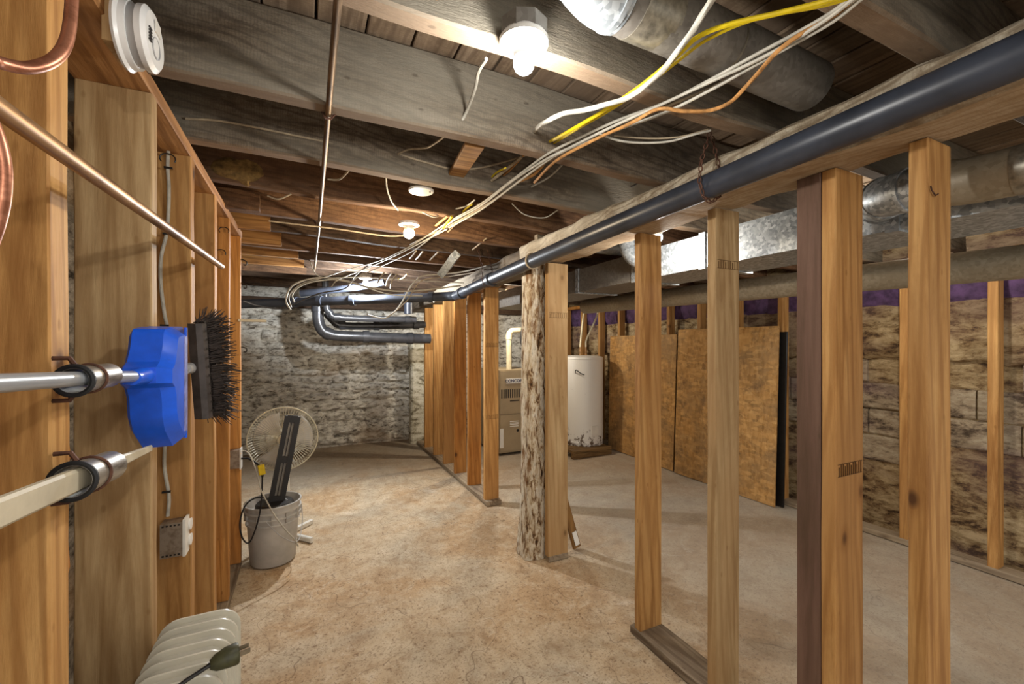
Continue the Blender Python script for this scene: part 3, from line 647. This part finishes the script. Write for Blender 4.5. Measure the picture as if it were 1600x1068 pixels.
S = [((815, 245), (790, 265), (768, 282), 1.66, 'beige_cable', .0065), ((820, 240), (800, 262), (785, 275), 1.68, 'ochre_cable', .005), ((858, 246), (835, 272), (808, 285), 1.62, 'ochre_cable', .006),
     ((885, 250), (860, 275), (830, 292), 1.66, 'white_cable', .004), ((790, 262), (775, 270), (762, 284), 1.72, 'yellow_cable', .004), ((738, 318), (724, 330), (716, 345), 2.2, 'yellow_cable', .005),
     ((748, 318), (740, 330), (735, 340), 2.25, 'beige_cable', .005), ((700, 337), (690, 345), (681, 352), 2.24, 'ochre_cable', .006), ((706, 338), (698, 348), (692, 356), 2.26, 'yellow_cable', .006),
     ((760, 372), (748, 382), (738, 390), 2.7, 'beige_cable', .005), ((650, 392), (644, 400), (640, 404), 3.0, 'beige_cable', .006), ((660, 393), (655, 400), (650, 405), 3.0, 'white_cable', .006),
     ((684, 394), (678, 400), (672, 406), 3.0, 'beige_cable', .006), ((600, 426), (594, 434), (590, 442), 3.7, 'beige_cable', .007), ((612, 427), (606, 436), (603, 446), 3.7, 'white_cable', .007),
     ((620, 428), (612, 440), (610, 450), 3.7, 'beige_cable', .006), ((636, 428), (630, 434), (622, 436), 3.7, 'yellow_cable', .006), ((742, 312), (728, 322), (712, 326), 2.1, 'white_cable', .004),
     ((842, 247), (820, 262), (800, 282), 1.64, 'dark_cable', .004), ((720, 345), (710, 352), (700, 362), 2.4, 'beige_cable', .005)]
SL = ['thick beige cable end nearest the orange bridging strip', 'orange-brown cable end beside the thick beige one', 'twisted orange-brown cable end just below the long bundle, right of the beige one', 'thin white cable end furthest right below the long bundle',
 'small yellow cable end near the orange bridging strip', 'yellow cable end right of the round cover plate', 'beige cable end beside the yellow one right of the cover plate', 'orange-brown cable end just right of the warm bulb', 'fat yellow cable end just right of the warm bulb',
 'lone beige cable end far right beyond the warm bulb', 'leftmost of the three cable ends below the warm bulb', 'white middle one of the three cable ends below the warm bulb', 'rightmost of the three cable ends below the warm bulb', 'leftmost beige cable end above the far small bulb',
 'white cable end above the far small bulb', 'longer beige cable end above the far small bulb', 'yellow cable end above the far small bulb', 'white cable end crossing the bundle beside the cover plate', 'dark cable end hidden under the long bundle', 'beige cable end between warm bulb and long bundle']
for (a, b, c_, y, mt, r), lb in zip(S, SL):
    cable('cable_end', lb, [(a[0], a[1], -y+.12), (b[0], b[1], -y), (c_[0], c_[1], -y-.1)], r, mt, group=g, n=6, sm=3)

# ---------------------------------------------------------------- copper pipes
cable('copper_pipe', 'dull copper pipe running straight away under the joists', [(0, .055, .35, 2.085), (0, .057, 1.2, 2.085), (0, .065, 2.8, 2.080), (0, .065, 4.35, 2.075)], .0085, 'copper_dull', 'pipe', n=12, sm=1)
for y in (1.37, 2.66, 3.1):
    pass
cp = cable('copper_pipe', 'mottled copper pipe along the left stud wall, above the blue broom', [(0, -.30, .25, 1.645), (0, -.30, .66, 1.655), (0, -.305, 1.4, 1.685), (0, -.31, 2.06, 1.713)], .0115, 'copper', 'pipe', n=14, sm=4)
cable('copper_coil', 'pinkish soft copper tube curling down at the top left corner', [(-60, 60, -.55), (-20, 88, -.55), (0, 98, -.56), (45, 106, -.58), (85, 92, -.6), (105, 60, -.62), (112, 0, -.64), (110, -60, -.66)], .0058, 'copper_pink', 'pipe', n=12)
cable('copper_coil', 'pinkish soft copper tube bulging in at the left edge below the mottled pipe', [(-14, 190, -.56), (-2, 225, -.56), (5, 262, -.56), (4, 305, -.56), (-4, 345, -.56), (-16, 380, -.56)], .006, 'copper_pink', 'pipe', n=12)

# ---------------------------------------------------------------- left wall things
sa = thing('smoke_alarm', 'white round smoke alarm high on the left wall plate', 'alarm', (-.345, 1.18, 2.062), math.radians(-2))
sa.scale = (.9, .9, .9)
MB().box(-.03, -.008, -.05, .05, -.05, .05).build('mounting_block', M['stud_pale'], sa)
MB().lathe([(.0001, -.008), (.078, -.008), (.080, -.002), (.074, .004), (.072, .016), (.0001, .016)], ax='X', n=40).build('base_ring', M['alarm_white'], sa, True)
MB().lathe([(.066, .016), (.066, .034), (.0001, .034)], ax='X', n=40).build('vent_body', M['grey_plastic'], sa, True)
cvr = MB().lathe([(.060, .030), (.071, .032), (.072, .044), (.062, .052), (.0001, .055)], ax='X', n=40).build('cover', M['alarm_white'], sa, True)
m = MB().box(.0545, .0572, -.012, .020, .018, .046); m.build('test_button', M['white_plastic'], cvr)
MB().tube([(.0548, .024*math.cos(a)-.0, .024*math.sin(a)-.018) for a in [2*math.pi*i/20 for i in range(20)]], .0012, 5, closed=True).build('sounder_ring', M['grey_plastic'], cvr)
m = MB()
for i in range(5): m.box(.054, .0562, -.048, -.032, -.024+i*.007, -.021+i*.007)
m.build('vent_slots', M['black'], cvr)

def sleeve(label, y, z, r=.034, L=.12, x=-.325, tilt=0):
    t = thing('pipe_sleeve', label, 'holder', (x, y, z)); t.rotation_euler = (tilt, 0, 0)
    m = MB(); n = 28; vs = []
    for (rr, yy) in ((r, -L/2), (r, L/2), (r-.003, L/2), (r-.003, -L/2)):
        for j in range(n): a = 2*math.pi*j/n; vs.append((rr*math.cos(a), yy, rr*math.sin(a)))
    m.add(vs, [(i*n+j, i*n+(j+1) % n, ((i+1) % 4)*n+(j+1) % n, ((i+1) % 4)*n+j) for i in range(4) for j in range(n)]).build('tin_tube', M['can'], t, True)
    m = MB().tube([(r*1.03*math.cos(a), -L/2+.002, r*1.03*math.sin(a)) for a in [2*math.pi*j/n for j in range(n)]], .004, 6, closed=True); m.build('rubber_rim', M['black_rubber'], t, True)
    m = MB().tube([(r*1.04*math.cos(a), -.01, r*1.04*math.sin(a)) for a in [2*math.pi*j/n for j in range(n)]], .003, 6, closed=True); m.build('clamp_band', M['rust'], t, True)
    for s in (-1, 1): MB().tube([(-.04, -.02, s*(r+.012)), (-.02, -.02, s*(r+.012)), (-.012, -.02, s*(r-.002))], .004, 6).build('hook_screw', M['rust'], t, True)
    return t
y1 = 1.0
sleeve('upper tin sleeve on the left studs holding the grey broom handle', .95, 1.343, .022, .125)
sleeve('lower tin sleeve on the left studs holding the white flat handle', .95, 1.183, .027, .135, tilt=-.081)
# blue broom
bb = thing('broom', 'bright blue plastic broom head on a grey round handle', 'broom', (-.322, 1.30, 1.330))
MB().tube([(0, -1.05, .045), (0, -.35, .013), (0, -.12, 0)], .0115, 16).build('handle', M['handle_grey'], bb, True)
m = MB(); m.tube([(0, -.175, 0), (0, -.15, 0), (0, -.10, 0), (0, -.05, 0)], [.015, .017, .018, .021], 18); m.build('socket', M['blue'], bb, True)
# flared shell: profile in (y, z), thickness in x shrinking toward edges
out = [(-.10, .018), (-.075, .03), (-.055, .06), (-.045, .095), (-.035, .105), (.02, .112), (.06, .108), (.06, -.175), (.03, -.185), (-.035, -.135), (-.055, -.10), (-.06, -.055), (-.075, -.03), (-.10, -.018)]
m = MB(); n = len(out); vs = []
for k, (xo, s) in enumerate([(-.045, .93), (-.038, 1), (.020, 1), (.044, .86)]):
    for (y, z) in out: vs.append((xo if y < .05 else xo, (y-.06)*s+.06, (z+.03)*s-.03))
fs = [(k*n+i, k*n+(i+1) % n, (k+1)*n+(i+1) % n, (k+1)*n+i) for k in range(3) for i in range(n)]+[tuple(range(n-1, -1, -1)), tuple(3*n+i for i in range(n))]
m.add(vs, fs).build('head_shell', M['blue'], bb, True, ang=30)
m = MB(); m.add([(-.04, .06, -.16), (.036, .06, -.16), (.03, .075, -.175), (-.04, .075, -.175), (-.04, .06, .10), (.036, .06, .10), (.03, .075, .115), (-.04, .075, .115)],
                [(0, 1, 2, 3), (4, 7, 6, 5), (0, 4, 5, 1), (1, 5, 6, 2), (2, 6, 7, 3), (3, 7, 4, 0)]); m.build('bristle_strip', M['lilac'], bb)
m = MB().add([(.0215, -.02, .10), (.0455, .03, .09), (.0455, .055, .085), (.0455, .055, -.15), (.0455, .035, -.15), (.0455, .0, -.11)], [(0, 1, 2, 3, 4, 5)])
MB().board((.042, .038, -.150), (.042, .038, .088), .008, .030, (1, 0, 0), 4, 0, 0, .002).build('lilac_reflection', M['lilac'], bb)  # lilac reflection on the head's bevel, done as a coloured strip
MB().board((.040, .060, -.172), (.040, .060, .112), .006, .012, (1, 0, 0), 4, 0, 0, .002).build('lip', M['blue'], bb)
# black brush
RB = -.55
bk = thing('broom', 'black-bristled push broom head behind the blue broom', 'broom', (-.325, 1.60, 1.325))
MB().tube([(0, -.22, 0), (0, .03, 0)], .010, 14).build('handle', M['handle_grey'], bk, True)
MB().tube([(0, -.03, 0), (0, .03, 0)], [.014, .018], 14).build('ferrule', M['grey_plastic'], bk, True)
m = MB().board((0, .04, -.165), (0, .045, .135), .05, .04, (1, 0, 0), 8, .001, 1, .012); o = m.build('brush_block', M['brush_block'], bk, True, ang=40); o.rotation_euler = (.10, 0, RB)
for i in range(11):
    MB().lathe([(.0001, .0005), (.004, .0005), (.004, 0)], ax='X', n=8, o=(.0325, .04, -.14+i*.028)).build('bristle_hole', M['black'], bk).rotation_euler = (.10, 0, RB)
m = MB(); R2 = random.Random(9)
for i in range(1100):
    z = R2.uniform(-.155, .14); x = R2.uniform(-.026, .026); L = R2.uniform(.055, .095)*(1-.25*abs(z)/.155)
    dz = (z+.03)*R2.uniform(.05, .25)+R2.uniform(-.012, .012); dx = x*.6+R2.uniform(-.012, .012)
    a = Vector((x, .06, z)); b = Vector((x+dx*.5, .06+L*.5, z+dz*.4)); c_ = Vector((x+dx*1.6, .06+L, z+dz*1.3-.01))
    m.tube([a, b, c_], [.0020, .0018, .0013], 3, cap=False)
o = props(m.build('bristles', M['bristle'], bk), kind='stuff'); o.rotation_euler = (.10, 0, RB)
# second handle, flat white
fh = thing('broom', 'flat white tapered broom handle resting in the lower tin sleeve', 'broom', (-.325, .95, 1.183))
MB().board((.0, -.72, .058), (0, -.0, .0), .016, .036, (1, 0, 0), 6, 0, 0, .004).build('handle', M['handle_white'], fh)
MB().board((.0, .0, .0), (0, .30, -.024), .014, .028, (1, 0, 0), 4, 0, 0, .004, taper=.5).build('handle_tip', M['handle_white'], fh)
# outlet box and cable on the third stud
ob = thing('outlet_box', 'steel box with white double outlet low on the third left stud', 'outlet', (-.40, 1.845, .735))
MB().box(-.045, .02, -.04, .02, -.06, .055).build('steel_box', M['steelbox'], ob)
m = MB(); m.box(.018, .026, -.045, .075, -.062, .062); cvp = m.build('cover_plate', M['white_plastic'], ob)
for s in (-1, 1):
    MB().lathe([(.02, .0), (.02, .005), (.0001, .006)], ax='X', n=18, o=(.026, .015, s*.027)).build('receptacle', M['porcelain'], cvp, True)
m = MB()
for i in range(5): m.box(-.04+i*.011, -.034+i*.011, -.0415, -.039, .045, .050); m.box(-.04+i*.011, -.034+i*.011, -.0415, -.039, -.055, -.050)
m.build('knockout_row', M['black'], ob)
cable('cable', 'flat white cable stapled down the third left stud into the steel box', [(263, 236, -1.842), (262, 262, -1.842), (264, 300, -1.842), (261, 360, -1.842), (252, 400, -1.842), (251, 440, -1.842), (257, 490, -1.842), (262, 520, -1.842), (262, 600, -1.842), (258, 690, -1.842), (257, 730, -1.842), (264, 775, -1.842), (262, 806, -1.842)], .0055, 'white_cable')
for (px, py, wh_) in ((263, 262, 'topmost'), (261, 365, 'second highest'), (257, 508, 'third'), (260, 768, 'lowest')):
    p = at(px, py, -1.834); o = MB().box(-.012, .012, -.004, .004, -.003, .003).build('cable_staple', M['black'], None, loc=p); props(o, wh_+' dark staple pinning the flat white cable to the third left stud', 'staple', 'staples on the flat white cable')
# far switch box, rod and hooks at the wall end
sb = thing('switch_box', 'small steel outlet box at the far end of the left studs', 'outlet', at(368, 716, -3.08))
MB().box(-.05, .025, -.03, .03, -.055, .055).build('steel_box', M['steelbox'], sb)
MB().box(.025, .032, -.035, .035, -.062, .062).build('cover_plate', M['white_plastic'], sb)
rd = at(372, 500, -3.1)
o = MB().tube([(0, 0, 0), (.15, .02, .0)], .009, 10).build('dowel_peg', M['handle_white'], None, True, loc=(-.38, 3.10, rd.z)); props(o, 'white dowel peg sticking out of the last left stud', 'peg')
for k, (py, nm) in enumerate([(410, 'upper'), (446, 'middle'), (545, 'lowest')]):
    q = at(384, py, -3.17); m = MB().tube([(0, 0, .012), (.012, 0, .012), (.03, 0, 0), (.026, 0, -.018), (.012, 0, -.018)], .004, 6, 3)
    o = m.build('wire_hook', M['black'], None, True, loc=(-.37, 3.15, q.z)); props(o, nm+' black wire hook on the end of the left stud wall', 'hook')
for k, (px, py, yy) in enumerate([(262, 248, 1.83), (350, 360, 2.67), (345, 395, 2.67)]):
    q = at(px, py, -yy); m = MB().tube([(.022*math.cos(a), 0, .018*math.sin(a)) for a in [-.5+i*.33 for i in range(14)]], .0022, 6)
    o = m.build('wire_ring', M['black'], None, True, loc=q); props(o, ['black wire loop at the top of the third left stud', 'upper thin wire loop beside the fifth left stud', 'lower thin wire loop beside the fifth left stud'][k], 'wire')

# ---------------------------------------------------------------- oil radiator
ra = thing('oil_radiator', 'cream oil-filled radiator with pressed fins in the bottom left corner', 'heater', (-.262, 1.42, 0))
def finmesh():
    m = MB(); n = 8; W, Hh, rc = .188, .60, .05
    def rr(w_, h_, r_, k=5):
        o = []
        for cx, cz, a0 in ((w_/2-r_, h_/2-r_, 0), (-w_/2+r_, h_/2-r_, 90), (-w_/2+r_, -h_/2+r_, 180), (w_/2-r_, -h_/2+r_, 270)):
            for i in range(k+1):
                a = math.radians(a0+90*i/k); o.append((cx+r_*math.cos(a), cz+r_*math.sin(a)))
        return o
    lay = [(W, Hh, rc, .0035), (W, Hh, rc, -.0025), (W-.026, Hh-.026, rc-.004, -.003), (W-.028, Hh-.028, rc-.006, -.012), (W-.04, Hh-.04, rc-.01, -.019), (W-.06, Hh-.06, rc-.02, -.021)]
    L2 = [(W-.026, Hh-.026, rc-.004, .004), (W-.034, Hh-.034, rc-.01, .018)]
    vs = []; fs = []; ring_n = 24
    seq = list(reversed(lay))+L2
    for (w_, h_, r_, y) in seq:
        for (x, z) in rr(w_, h_, max(r_, .01)): vs.append((x, y, z+.06+Hh/2))
    for i in range(len(seq)-1):
        for j in range(ring_n): k = (j+1) % ring_n; fs.append((i*ring_n+j, i*ring_n+k, (i+1)*ring_n+k, (i+1)*ring_n+j))
    fs += [tuple(range(ring_n)), tuple((len(seq)-1)*ring_n+j for j in range(ring_n))[::-1]]
    return m.add(vs, fs).mesh('fin', M['radiator'], True, 40)
fm = finmesh()
for k in range(11): inst('fin', fm, ra, (0, -k*.044, 0))
MB().tube([(0, .01, .12), (0, -.46, .12)], .03, 16).build('oil_pipe', M['radiator'], ra, True)
MB().tube([(0, .01, .58), (0, -.46, .58)], .03, 16).build('oil_pipe', M['radiator'], ra, True)
for y in (0, -.42):
    f = MB().board((-.10, y, .035), (.10, y, .035), .04, .02, (0, 1, 0), 4, 0).build('foot_bar', M['radiator'], ra)
    for s in (-1, 1): MB().lathe([(.0001, -.01), (.028, -.01), (.028, .01), (.0001, .01)], ax='X', n=18, o=(s*.09, y, .03)).build('caster', M['black'], f, True)
pgp = Vector((-.165, 1.156, .684))
pg = thing('power_plug', 'dark olive three-prong plug lying on top of the radiator fins', 'plug', pgp, math.radians(15))
MB().tube([(-.03, 0, 0), (-.02, 0, 0), (0, 0, .002), (.02, 0, .002), (.024, 0, .002)], [.010, .017, .022, .023, .021], 14).build('plug_body', M['plug'], pg, True)
for s in (-1, 0, 1): MB().box(.022, .046, s*.010-.0012, s*.010+.0012, -.008+abs(s)*.008, -.001+abs(s)*.010).build('prong', M['brass'], pg)
MB().tube([(-.03, 0, 0), (-.05, -.003, -.004), (-.08, -.012, -.008), (-.10, -.02, -.016)], [.006]+[.0045]*12, 8, 4).build('cord', M['black'], pg, True)

# ---------------------------------------------------------------- bucket, tower, fan, cords
bc = thing('bucket', 'grey plastic pail with ribbed rim on the floor by the left studs', 'bucket', (-.195, 3.17, 0))
HB = .385
pr = [(.0001, .004), (.125, .002), (.131, .01), (.146, .24), (.147, .26), (.156, .262), (.156, .268), (.149, .272), (.151, .30), (.162, .302), (.162, .308), (.152, .312), (.154, .335), (.165, .338), (.165, .345), (.155, .349), (.157, HB-.01), (.166, HB-.008), (.166, HB), (.156, HB)]
MB().lathe(pr+[(.150, HB-.02), (.135, .33), (.0001, .33)], n=48).build('pail_body', M['bucket'], bc, True)
for k in range(12):
    a = 2*math.pi*k/12; MB().box(.148, .164, -.001, .001, .275, .335).build('rim_rib', M['bucket'], bc).rotation_euler = (0, 0, a)
MB().tube([(.166*math.cos(a), .166*math.sin(a), .30) for a in [math.radians(-60+i*8) for i in range(3)]], .003, 6).build('handle_ear', M['grey_plastic'], bc, True)
MB().tube([(.168*math.cos(math.radians(-100)), .168*math.sin(math.radians(-100)), .31), (.05, -.19, .22), (.14, -.15, .15), (.168, -.02, .20), (.166, .06, .31)], .0025, 6, 8).build('wire_bail', M['grey_plastic'], bc, True)
MB().box(.1, .102, -.012, .012, .04, .08).build('sticker', M['label_white'], bc).location = (.034, -.05, .05)
tb = Vector((-.185, 3.14, .33))
tw = thing('tower_heater', 'slim black tower with slotted front standing tilted on the pail', 'heater', tb)
MB().lathe([(.0001, .0), (.105, .0), (.11, .01), (.11, .045), (.10, .056), (.0001, .06)], n=32).build('round_base', M['black'], tw, True)
tl = Matrix.Rotation(math.radians(10), 3, 'Y') @ Matrix.Rotation(math.radians(-4), 3, 'X')
def tbx(x0, x1, y0, y1, z0, z1): 
    return MB().box(x0, x1, y0, y1, z0, z1, tl, (0, 0, 0))
tc = tbx(-.040, .040, -.005, .045, .05, .60).build('housing', M['tower_grey'], tw); 
tbx(-.047, -.016, -.022, .0, .05, .60).build('side_rail', M['black'], tw); tbx(.016, .047, -.022, .0, .05, .60).build('side_rail', M['black'], tw)
for z0 in (.05, .30, .56): tbx(-.032, .032, -.02, .0, z0, z0+.04 if z0 != .56 else .605).build('cross_bar', M['black'], tw)
tbx(-.002, .002, -.016, -.004, .09, .56).build('grille_bar', M['black'], tw)
for i in range(5): MB().lathe([(.0001, .002), (.006, .002), (.006, 0)], n=8, o=(.02+.05*math.cos(i*.5), -.02+.06*math.sin(i*.5), .058)).build('control_knob', M['grey_plastic'], tw)

fan = thing('pedestal_fan', 'cream pedestal fan with round wire cage behind the pail', 'fan', (-.13, 3.50, 0))
for (dx, dy) in ((.165, .16), (-.165, -.16), (.165, -.19), (-.16, .17)):
    q = MB().board((0, 0, .02), (dx, dy, .02), .035, .028, (0, 0, 1), 3, 0, 0, .005).build('foot', M['white_plastic'], fan)
MB().tube([(0, 0, .02), (0, 0, .62)], .013, 12).build('pole', M['white_plastic'], fan, True)
MB().tube([(0, 0, .16), (0, 0, .42)], .018, 12).build('pole_sleeve', M['white_plastic'], fan, True)
hz = .72; fx = Vector((-.02, 0, hz)); yaw = math.radians(14)
mot = MB().tube([(0, .02, 0), (0, .06, 0), (0, .11, 0), (0, .15, 0)], [.045, .055, .05, .03], 20); mo = mot.build('motor', M['cage'], fan, True, loc=fx+Vector((0, -.02, 0))); 
m = MB(); Rg = .225
def cagepts(f, n=40): return [(f*math.cos(2*math.pi*i/n), 0, f*math.sin(2*math.pi*i/n)) for i in range(n)]
fr = MB().tube([(x, -.035, z) for x, _, z in cagepts(Rg, 48)], .005, 6, closed=True).build('cage_rim', M['cage'], fan, True, loc=fx)
m = MB()
for i in range(72):
    a = 2*math.pi*i/72; ca, sa_ = math.cos(a), math.sin(a)
    for s, d0 in ((-1, -.085), (1, .03)):
        m.tube([(Rg*ca, -.035, Rg*sa_), (Rg*.85*ca, -.035+(d0+.035)*.75, Rg*.85*sa_), (.045*ca, d0, .045*sa_)], .0012, 3, cap=False)
props(m.build('cage_wires', M['cage'], fan, loc=fx), kind='stuff')
m = MB()
for f in (.06, .10, .14, .18, .21): m.tube([(x, -.08+(f/Rg)**3*.04, z) for x, _, z in cagepts(f)], .0011, 3, closed=True)
props(m.build('cage_hoops', M['cage'], fan, loc=fx), kind='stuff')
MB().lathe([(.0001, -.095), (.035, -.092), (.038, -.083), (.0001, -.08)], ax='Y', n=24).build('hub_badge', M['cage'], fan, True, loc=fx)
for k in range(3):
    m = MB(); vs = []; a0 = k*2*math.pi/3
    for i in range(7):
        r = .03+.165*i/6
        for j in range(5):
            a = a0+(j/4-.3)*1.25*(.6+.5*i/6); vs.append((r*math.cos(a), -.045+.04*(j/4-.5), r*math.sin(a)))
    m.add(vs, [(i*5+j, (i+1)*5+j, (i+1)*5+j+1, i*5+j+1) for i in range(6) for j in range(4)])
    b = m.build('blade', M['bucket'], fan, True, loc=fx); mdf = b.modifiers.new('s', 'SOLIDIFY'); mdf.thickness = .003
cable('cable', 'white cord from the wall box down past the front of the pail', [(376, 704, -3.08), (385, 705, -3.05), (393, 716, -3.0), (402, 740, -2.98), (408, 765, -2.96), (418, 785, -2.94), (430, 806, -2.93), (447, 828, -2.93), (460, 842, -2.94), (466, 853, -2.96)], .004, 'white_cable', 'cord')
cable('cable', 'black cord looping below the yellow plug to the tower', [(410, 742, -2.97), (409, 770, -2.96), (406, 800, -2.96), (398, 830, -2.95), (388, 848, -2.95), (378, 838, -2.95), (375, 815, -2.95), (383, 790, -2.95), (398, 778, -2.97), (416, 776, -3.02)], .0045, 'black_rubber', 'cord')
cable('cable', 'short black cord from the wall box to the yellow plug', [(376, 716, -3.06), (388, 716, -3.03), (400, 723, -3.0), (406, 728, -2.98)], .006, 'black_rubber', 'cord')
yp = thing('power_plug', 'yellow cord connector hanging beside the wall box', 'plug', at(410, 733, -2.975))
MB().board((0, 0, -.03), (-.008, 0, .028), .035, .022, (1, 0, 0), 4, .0, 0, .005).build('connector_body', M['yellow_plastic'], yp)
MB().tube([(0, 0, -.03), (0, 0, -.045)], .007, 8).build('strain_relief', M['black_rubber'], yp, True)

# ---------------------------------------------------------------- furnace, pipes, water heater
fu = thing('furnace', 'tan gas furnace cabinet behind the studs, left of the rotten post', 'furnace', (2.17, 4.86, 0))
MB().box(0, .56, 0, .7, .03, 1.07).build('cabinet', M['furnace'], fu)
MB().box(.006, .554, -.014, .002, .52, 1.06).build('upper_door', M['furnace'], fu)
MB().box(.006, .554, -.014, .002, .06, .505).build('lower_door', M['furnace'], fu)
lg = MB().box(.09, .33, -.019, -.012, .90, .965).build('badge', M['label_white'], fu)
tcu = bpy.data.curves.new('badge_lettering', 'FONT'); tcu.body = 'CONCORD'; tcu.size = .052; tcu.align_x = 'CENTER'; tcu.align_y = 'CENTER'; tcu.extrude = .0008; tcu.offset = .001
to = bpy.data.objects.new('badge_lettering', tcu); C.objects.link(to); bpy.context.view_layer.update()
me = bpy.data.meshes.new_from_object(to.evaluated_get(bpy.context.evaluated_depsgraph_get())); bpy.data.objects.remove(to)
me.materials.clear(); me.materials.append(M['ink_blue'])
inst('badge_lettering', me, lg, (.21, -.0205, .932), (math.pi/2, 0, 0))
for i in range(15): MB().box(.02+i*.03, .036+i*.03, -.0165, -.0135, .72, .83).build('louver', M['furnace_dark'], fu)
MB().box(.14, .27, -.0165, -.0135, .675, .69).build('door_pull', M['furnace_dark'], fu)
for zz in (.36, .385, .40, .42): MB().box(.14, .26, -.0165, -.0135, zz-.006, zz+.004).build('rating_label', M['label_white'], fu)
MB().lathe([(.0001, -.017), (.018, -.017), (.018, -.013)], ax='Y', n=14, o=(.25, 0, .30)).build('sight_glass', M['black'], fu)
MB().box(.0, .05, -.018, -.012, .1, .34).build('side_label', M['label_white'], fu)
t = thing('vent_pipe', 'cream plastic vent pipe rising from the furnace and bending right', 'pipe', (0, 0, 0))
MB().tube([(2.38, 5.02, 1.07), (2.38, 5.02, 1.50), (2.40, 5.02, 1.55), (2.45, 5.02, 1.575), (2.75, 5.02, 1.58)], .036, 16, 5).build('pipe_run', M['pvc'], t, True)
ring((2.38, 5.02, 1.49), (0, 0, 1), .043, .06, M['pvc'], t, 'coupling')
cable('drain_hose', 'black hose leaning from the furnace top', [(0, 2.66, 4.95, 1.07), (0, 2.60, 4.93, 1.25), (0, 2.50, 4.90, 1.42), (0, 2.52, 4.92, 1.6)], .018, 'black_rubber', 'hose')
wh = thing('water_heater', 'white cylindrical water heater rusting at its base', 'water heater', (3.30, 4.68, .10))
MB().lathe([(.0001, 0), (.262, 0), (.262, .02), (.268, .024), (.268, .05), (.264, .055), (.264, 1.10), (.268, 1.104), (.262, 1.13), (.20, 1.145), (.0001, 1.15)], n=48).build('tank', M['heater'], wh, True)
MB().box(-.05, .05, -.27, -.255, .12, .26).build('burner_cover', M['white_plastic'], wh)
MB().tube([(-.22, -.15, .93), (-.24, -.2, .97), (-.2, -.24, .93), (-.15, -.25, .91)], .006, 6, 4).build('valve_cord', M['black'], wh, True)
for x, dx in ((-.06, .08), (.03, .22)):
    p = MB().tube([(x, -.03, 1.14), (x, -.03, 1.26)], .011, 10).build('supply_nipple', M['copper'], wh, True)
    MB().tube([(x, -.03, 1.26), (x+.01, -.03, 1.36), (x+dx*.6, -.01, 1.55), (x+dx, 0, 1.72)], .012, 10, 4).build('supply_hose', M['pvc'], wh, True)
pa = thing('pallet', 'low wooden platform under the water heater', 'pallet', (3.27, 4.66, 0))
for y in (-.34, .3): MB().box(-.36, .22, y, y+.05, .0, .065).build('runner', M['pallet'], pa)
for k in range(5): MB().board((-.36, -.28+k*.15, .082), (.22, -.28+k*.15, .082), .13, .03, (0, 1, 0), 4, .002, k).build('deck_board', M['pallet'], pa)

# ---------------------------------------------------------------- osb sheets, scrap
def sheet(label, y0, y1, xb, xt, h, th, mat, name='osb_sheet', xb2=None):
    xb2 = xb if xb2 is None else xb2
    o = thing(name, label, 'board', ((xb+xb2)/2, (y0+y1)/2, 0)); cx, cy = (xb+xb2)/2, (y0+y1)/2
    m = MB(); vs = [(xb, y0, 0), (xb2, y1, 0), (xb2+th, y1, 0), (xb+th, y0, 0), (xt, y0, h), (xt+(xb2-xb)*.4, y1, h), (xt+(xb2-xb)*.4+th, y1, h), (xt+th, y0, h)]
    m.add([(a-cx, b-cy, c_+.005) for a, b, c_ in vs], [(3, 2, 1, 0), (4, 5, 6, 7), (0, 1, 5, 4), (1, 2, 6, 5), (2, 3, 7, 6), (3, 0, 4, 7)])
    m.build('panel', mat, o); return o
sheet('orange strand board sheet leaning beside the water heater', 3.44, 4.60, 3.62, 3.68, 1.50, .012, M['osb'], xb2=3.66)
sheet('stained strand board sheet leaning nearest the foundation studs', 2.30, 3.40, 3.60, 3.66, 1.55, .012, M['osb'], xb2=3.60)
sheet('dark painted board behind the stained strand board sheet', 2.26, 3.1, 3.66, 3.715, 1.50, .01, M['black'], 'dark_board')
sc = thing('scrap_board', 'short scrap board leaning on the single stud with a white tag', 'board', (1.665, 2.43, 0))
MB().board((0, 0, .01), (-.12, .06, .50), .06, .02, (1, 0, 0), 4, .001, 4).build('board_piece', M['scrapwood'], sc)
MB().board((.0, -.012, .03), (-.022, .000, .12), .035, .003, (1, 0, 0), 1, 0).build('paper_tag', M['label_white'], sc)

# small things
wad = MB(); vs = []; n = 14
for i in range(9):
    for j in range(n):
        a = 2*math.pi*j/n; f = math.sin(math.pi*(i+.3)/8.6); q = 1+.35*nz(i*.3, math.cos(a), math.sin(a), 1.5)
        vs.append((-.13+.26*i/8, .045*f*q*math.cos(a), .06*f*q*math.sin(a)))
wad.add(vs, [(i*n+j, i*n+(j+1) % n, (i+1)*n+(j+1) % n, (i+1)*n+j) for i in range(8) for j in range(n)]+[tuple(range(n)), tuple(8*n+j for j in range(n))])
o = wad.build('insulation_wad', M['insul'], None, True, loc=(-.27, 2.24, 2.17)); props(o, 'yellow-brown tuft of insulation tucked between joists above the left wall', 'insulation')
for (px, py, dx, dz) in ((1420, 268, .030, -.018), (1440, 280, -.02, -.014)):
    pass
o = MB().tube([(1.424, .510, 1.80), (1.430, .510, 1.79), (1.445, .508, 1.778), (1.465, .510, 1.786)], .0018, 6).build('bent_nail', M['rust'], None, True)
props(o, 'bent rusty nail on the front of the last tall stud on the right', 'nail')
for y in (1.385, 2.66, 3.4):
    b = MB().tube([(.057+.012*math.cos(a), y, 2.085+.012*math.sin(a)) for a in [2*math.pi*i/14 for i in range(14)]], .0022, 5, closed=True)
    b.tube([(.035, y, 2.10), (.05, y, 2.073), (.066, y, 2.073), (.085, y, 2.10)], .003, 5)
    o = b.build('pipe_strap', M['rust'], bpy.data.objects['copper_pipe']); o.location = -bpy.data.objects['copper_pipe'].location
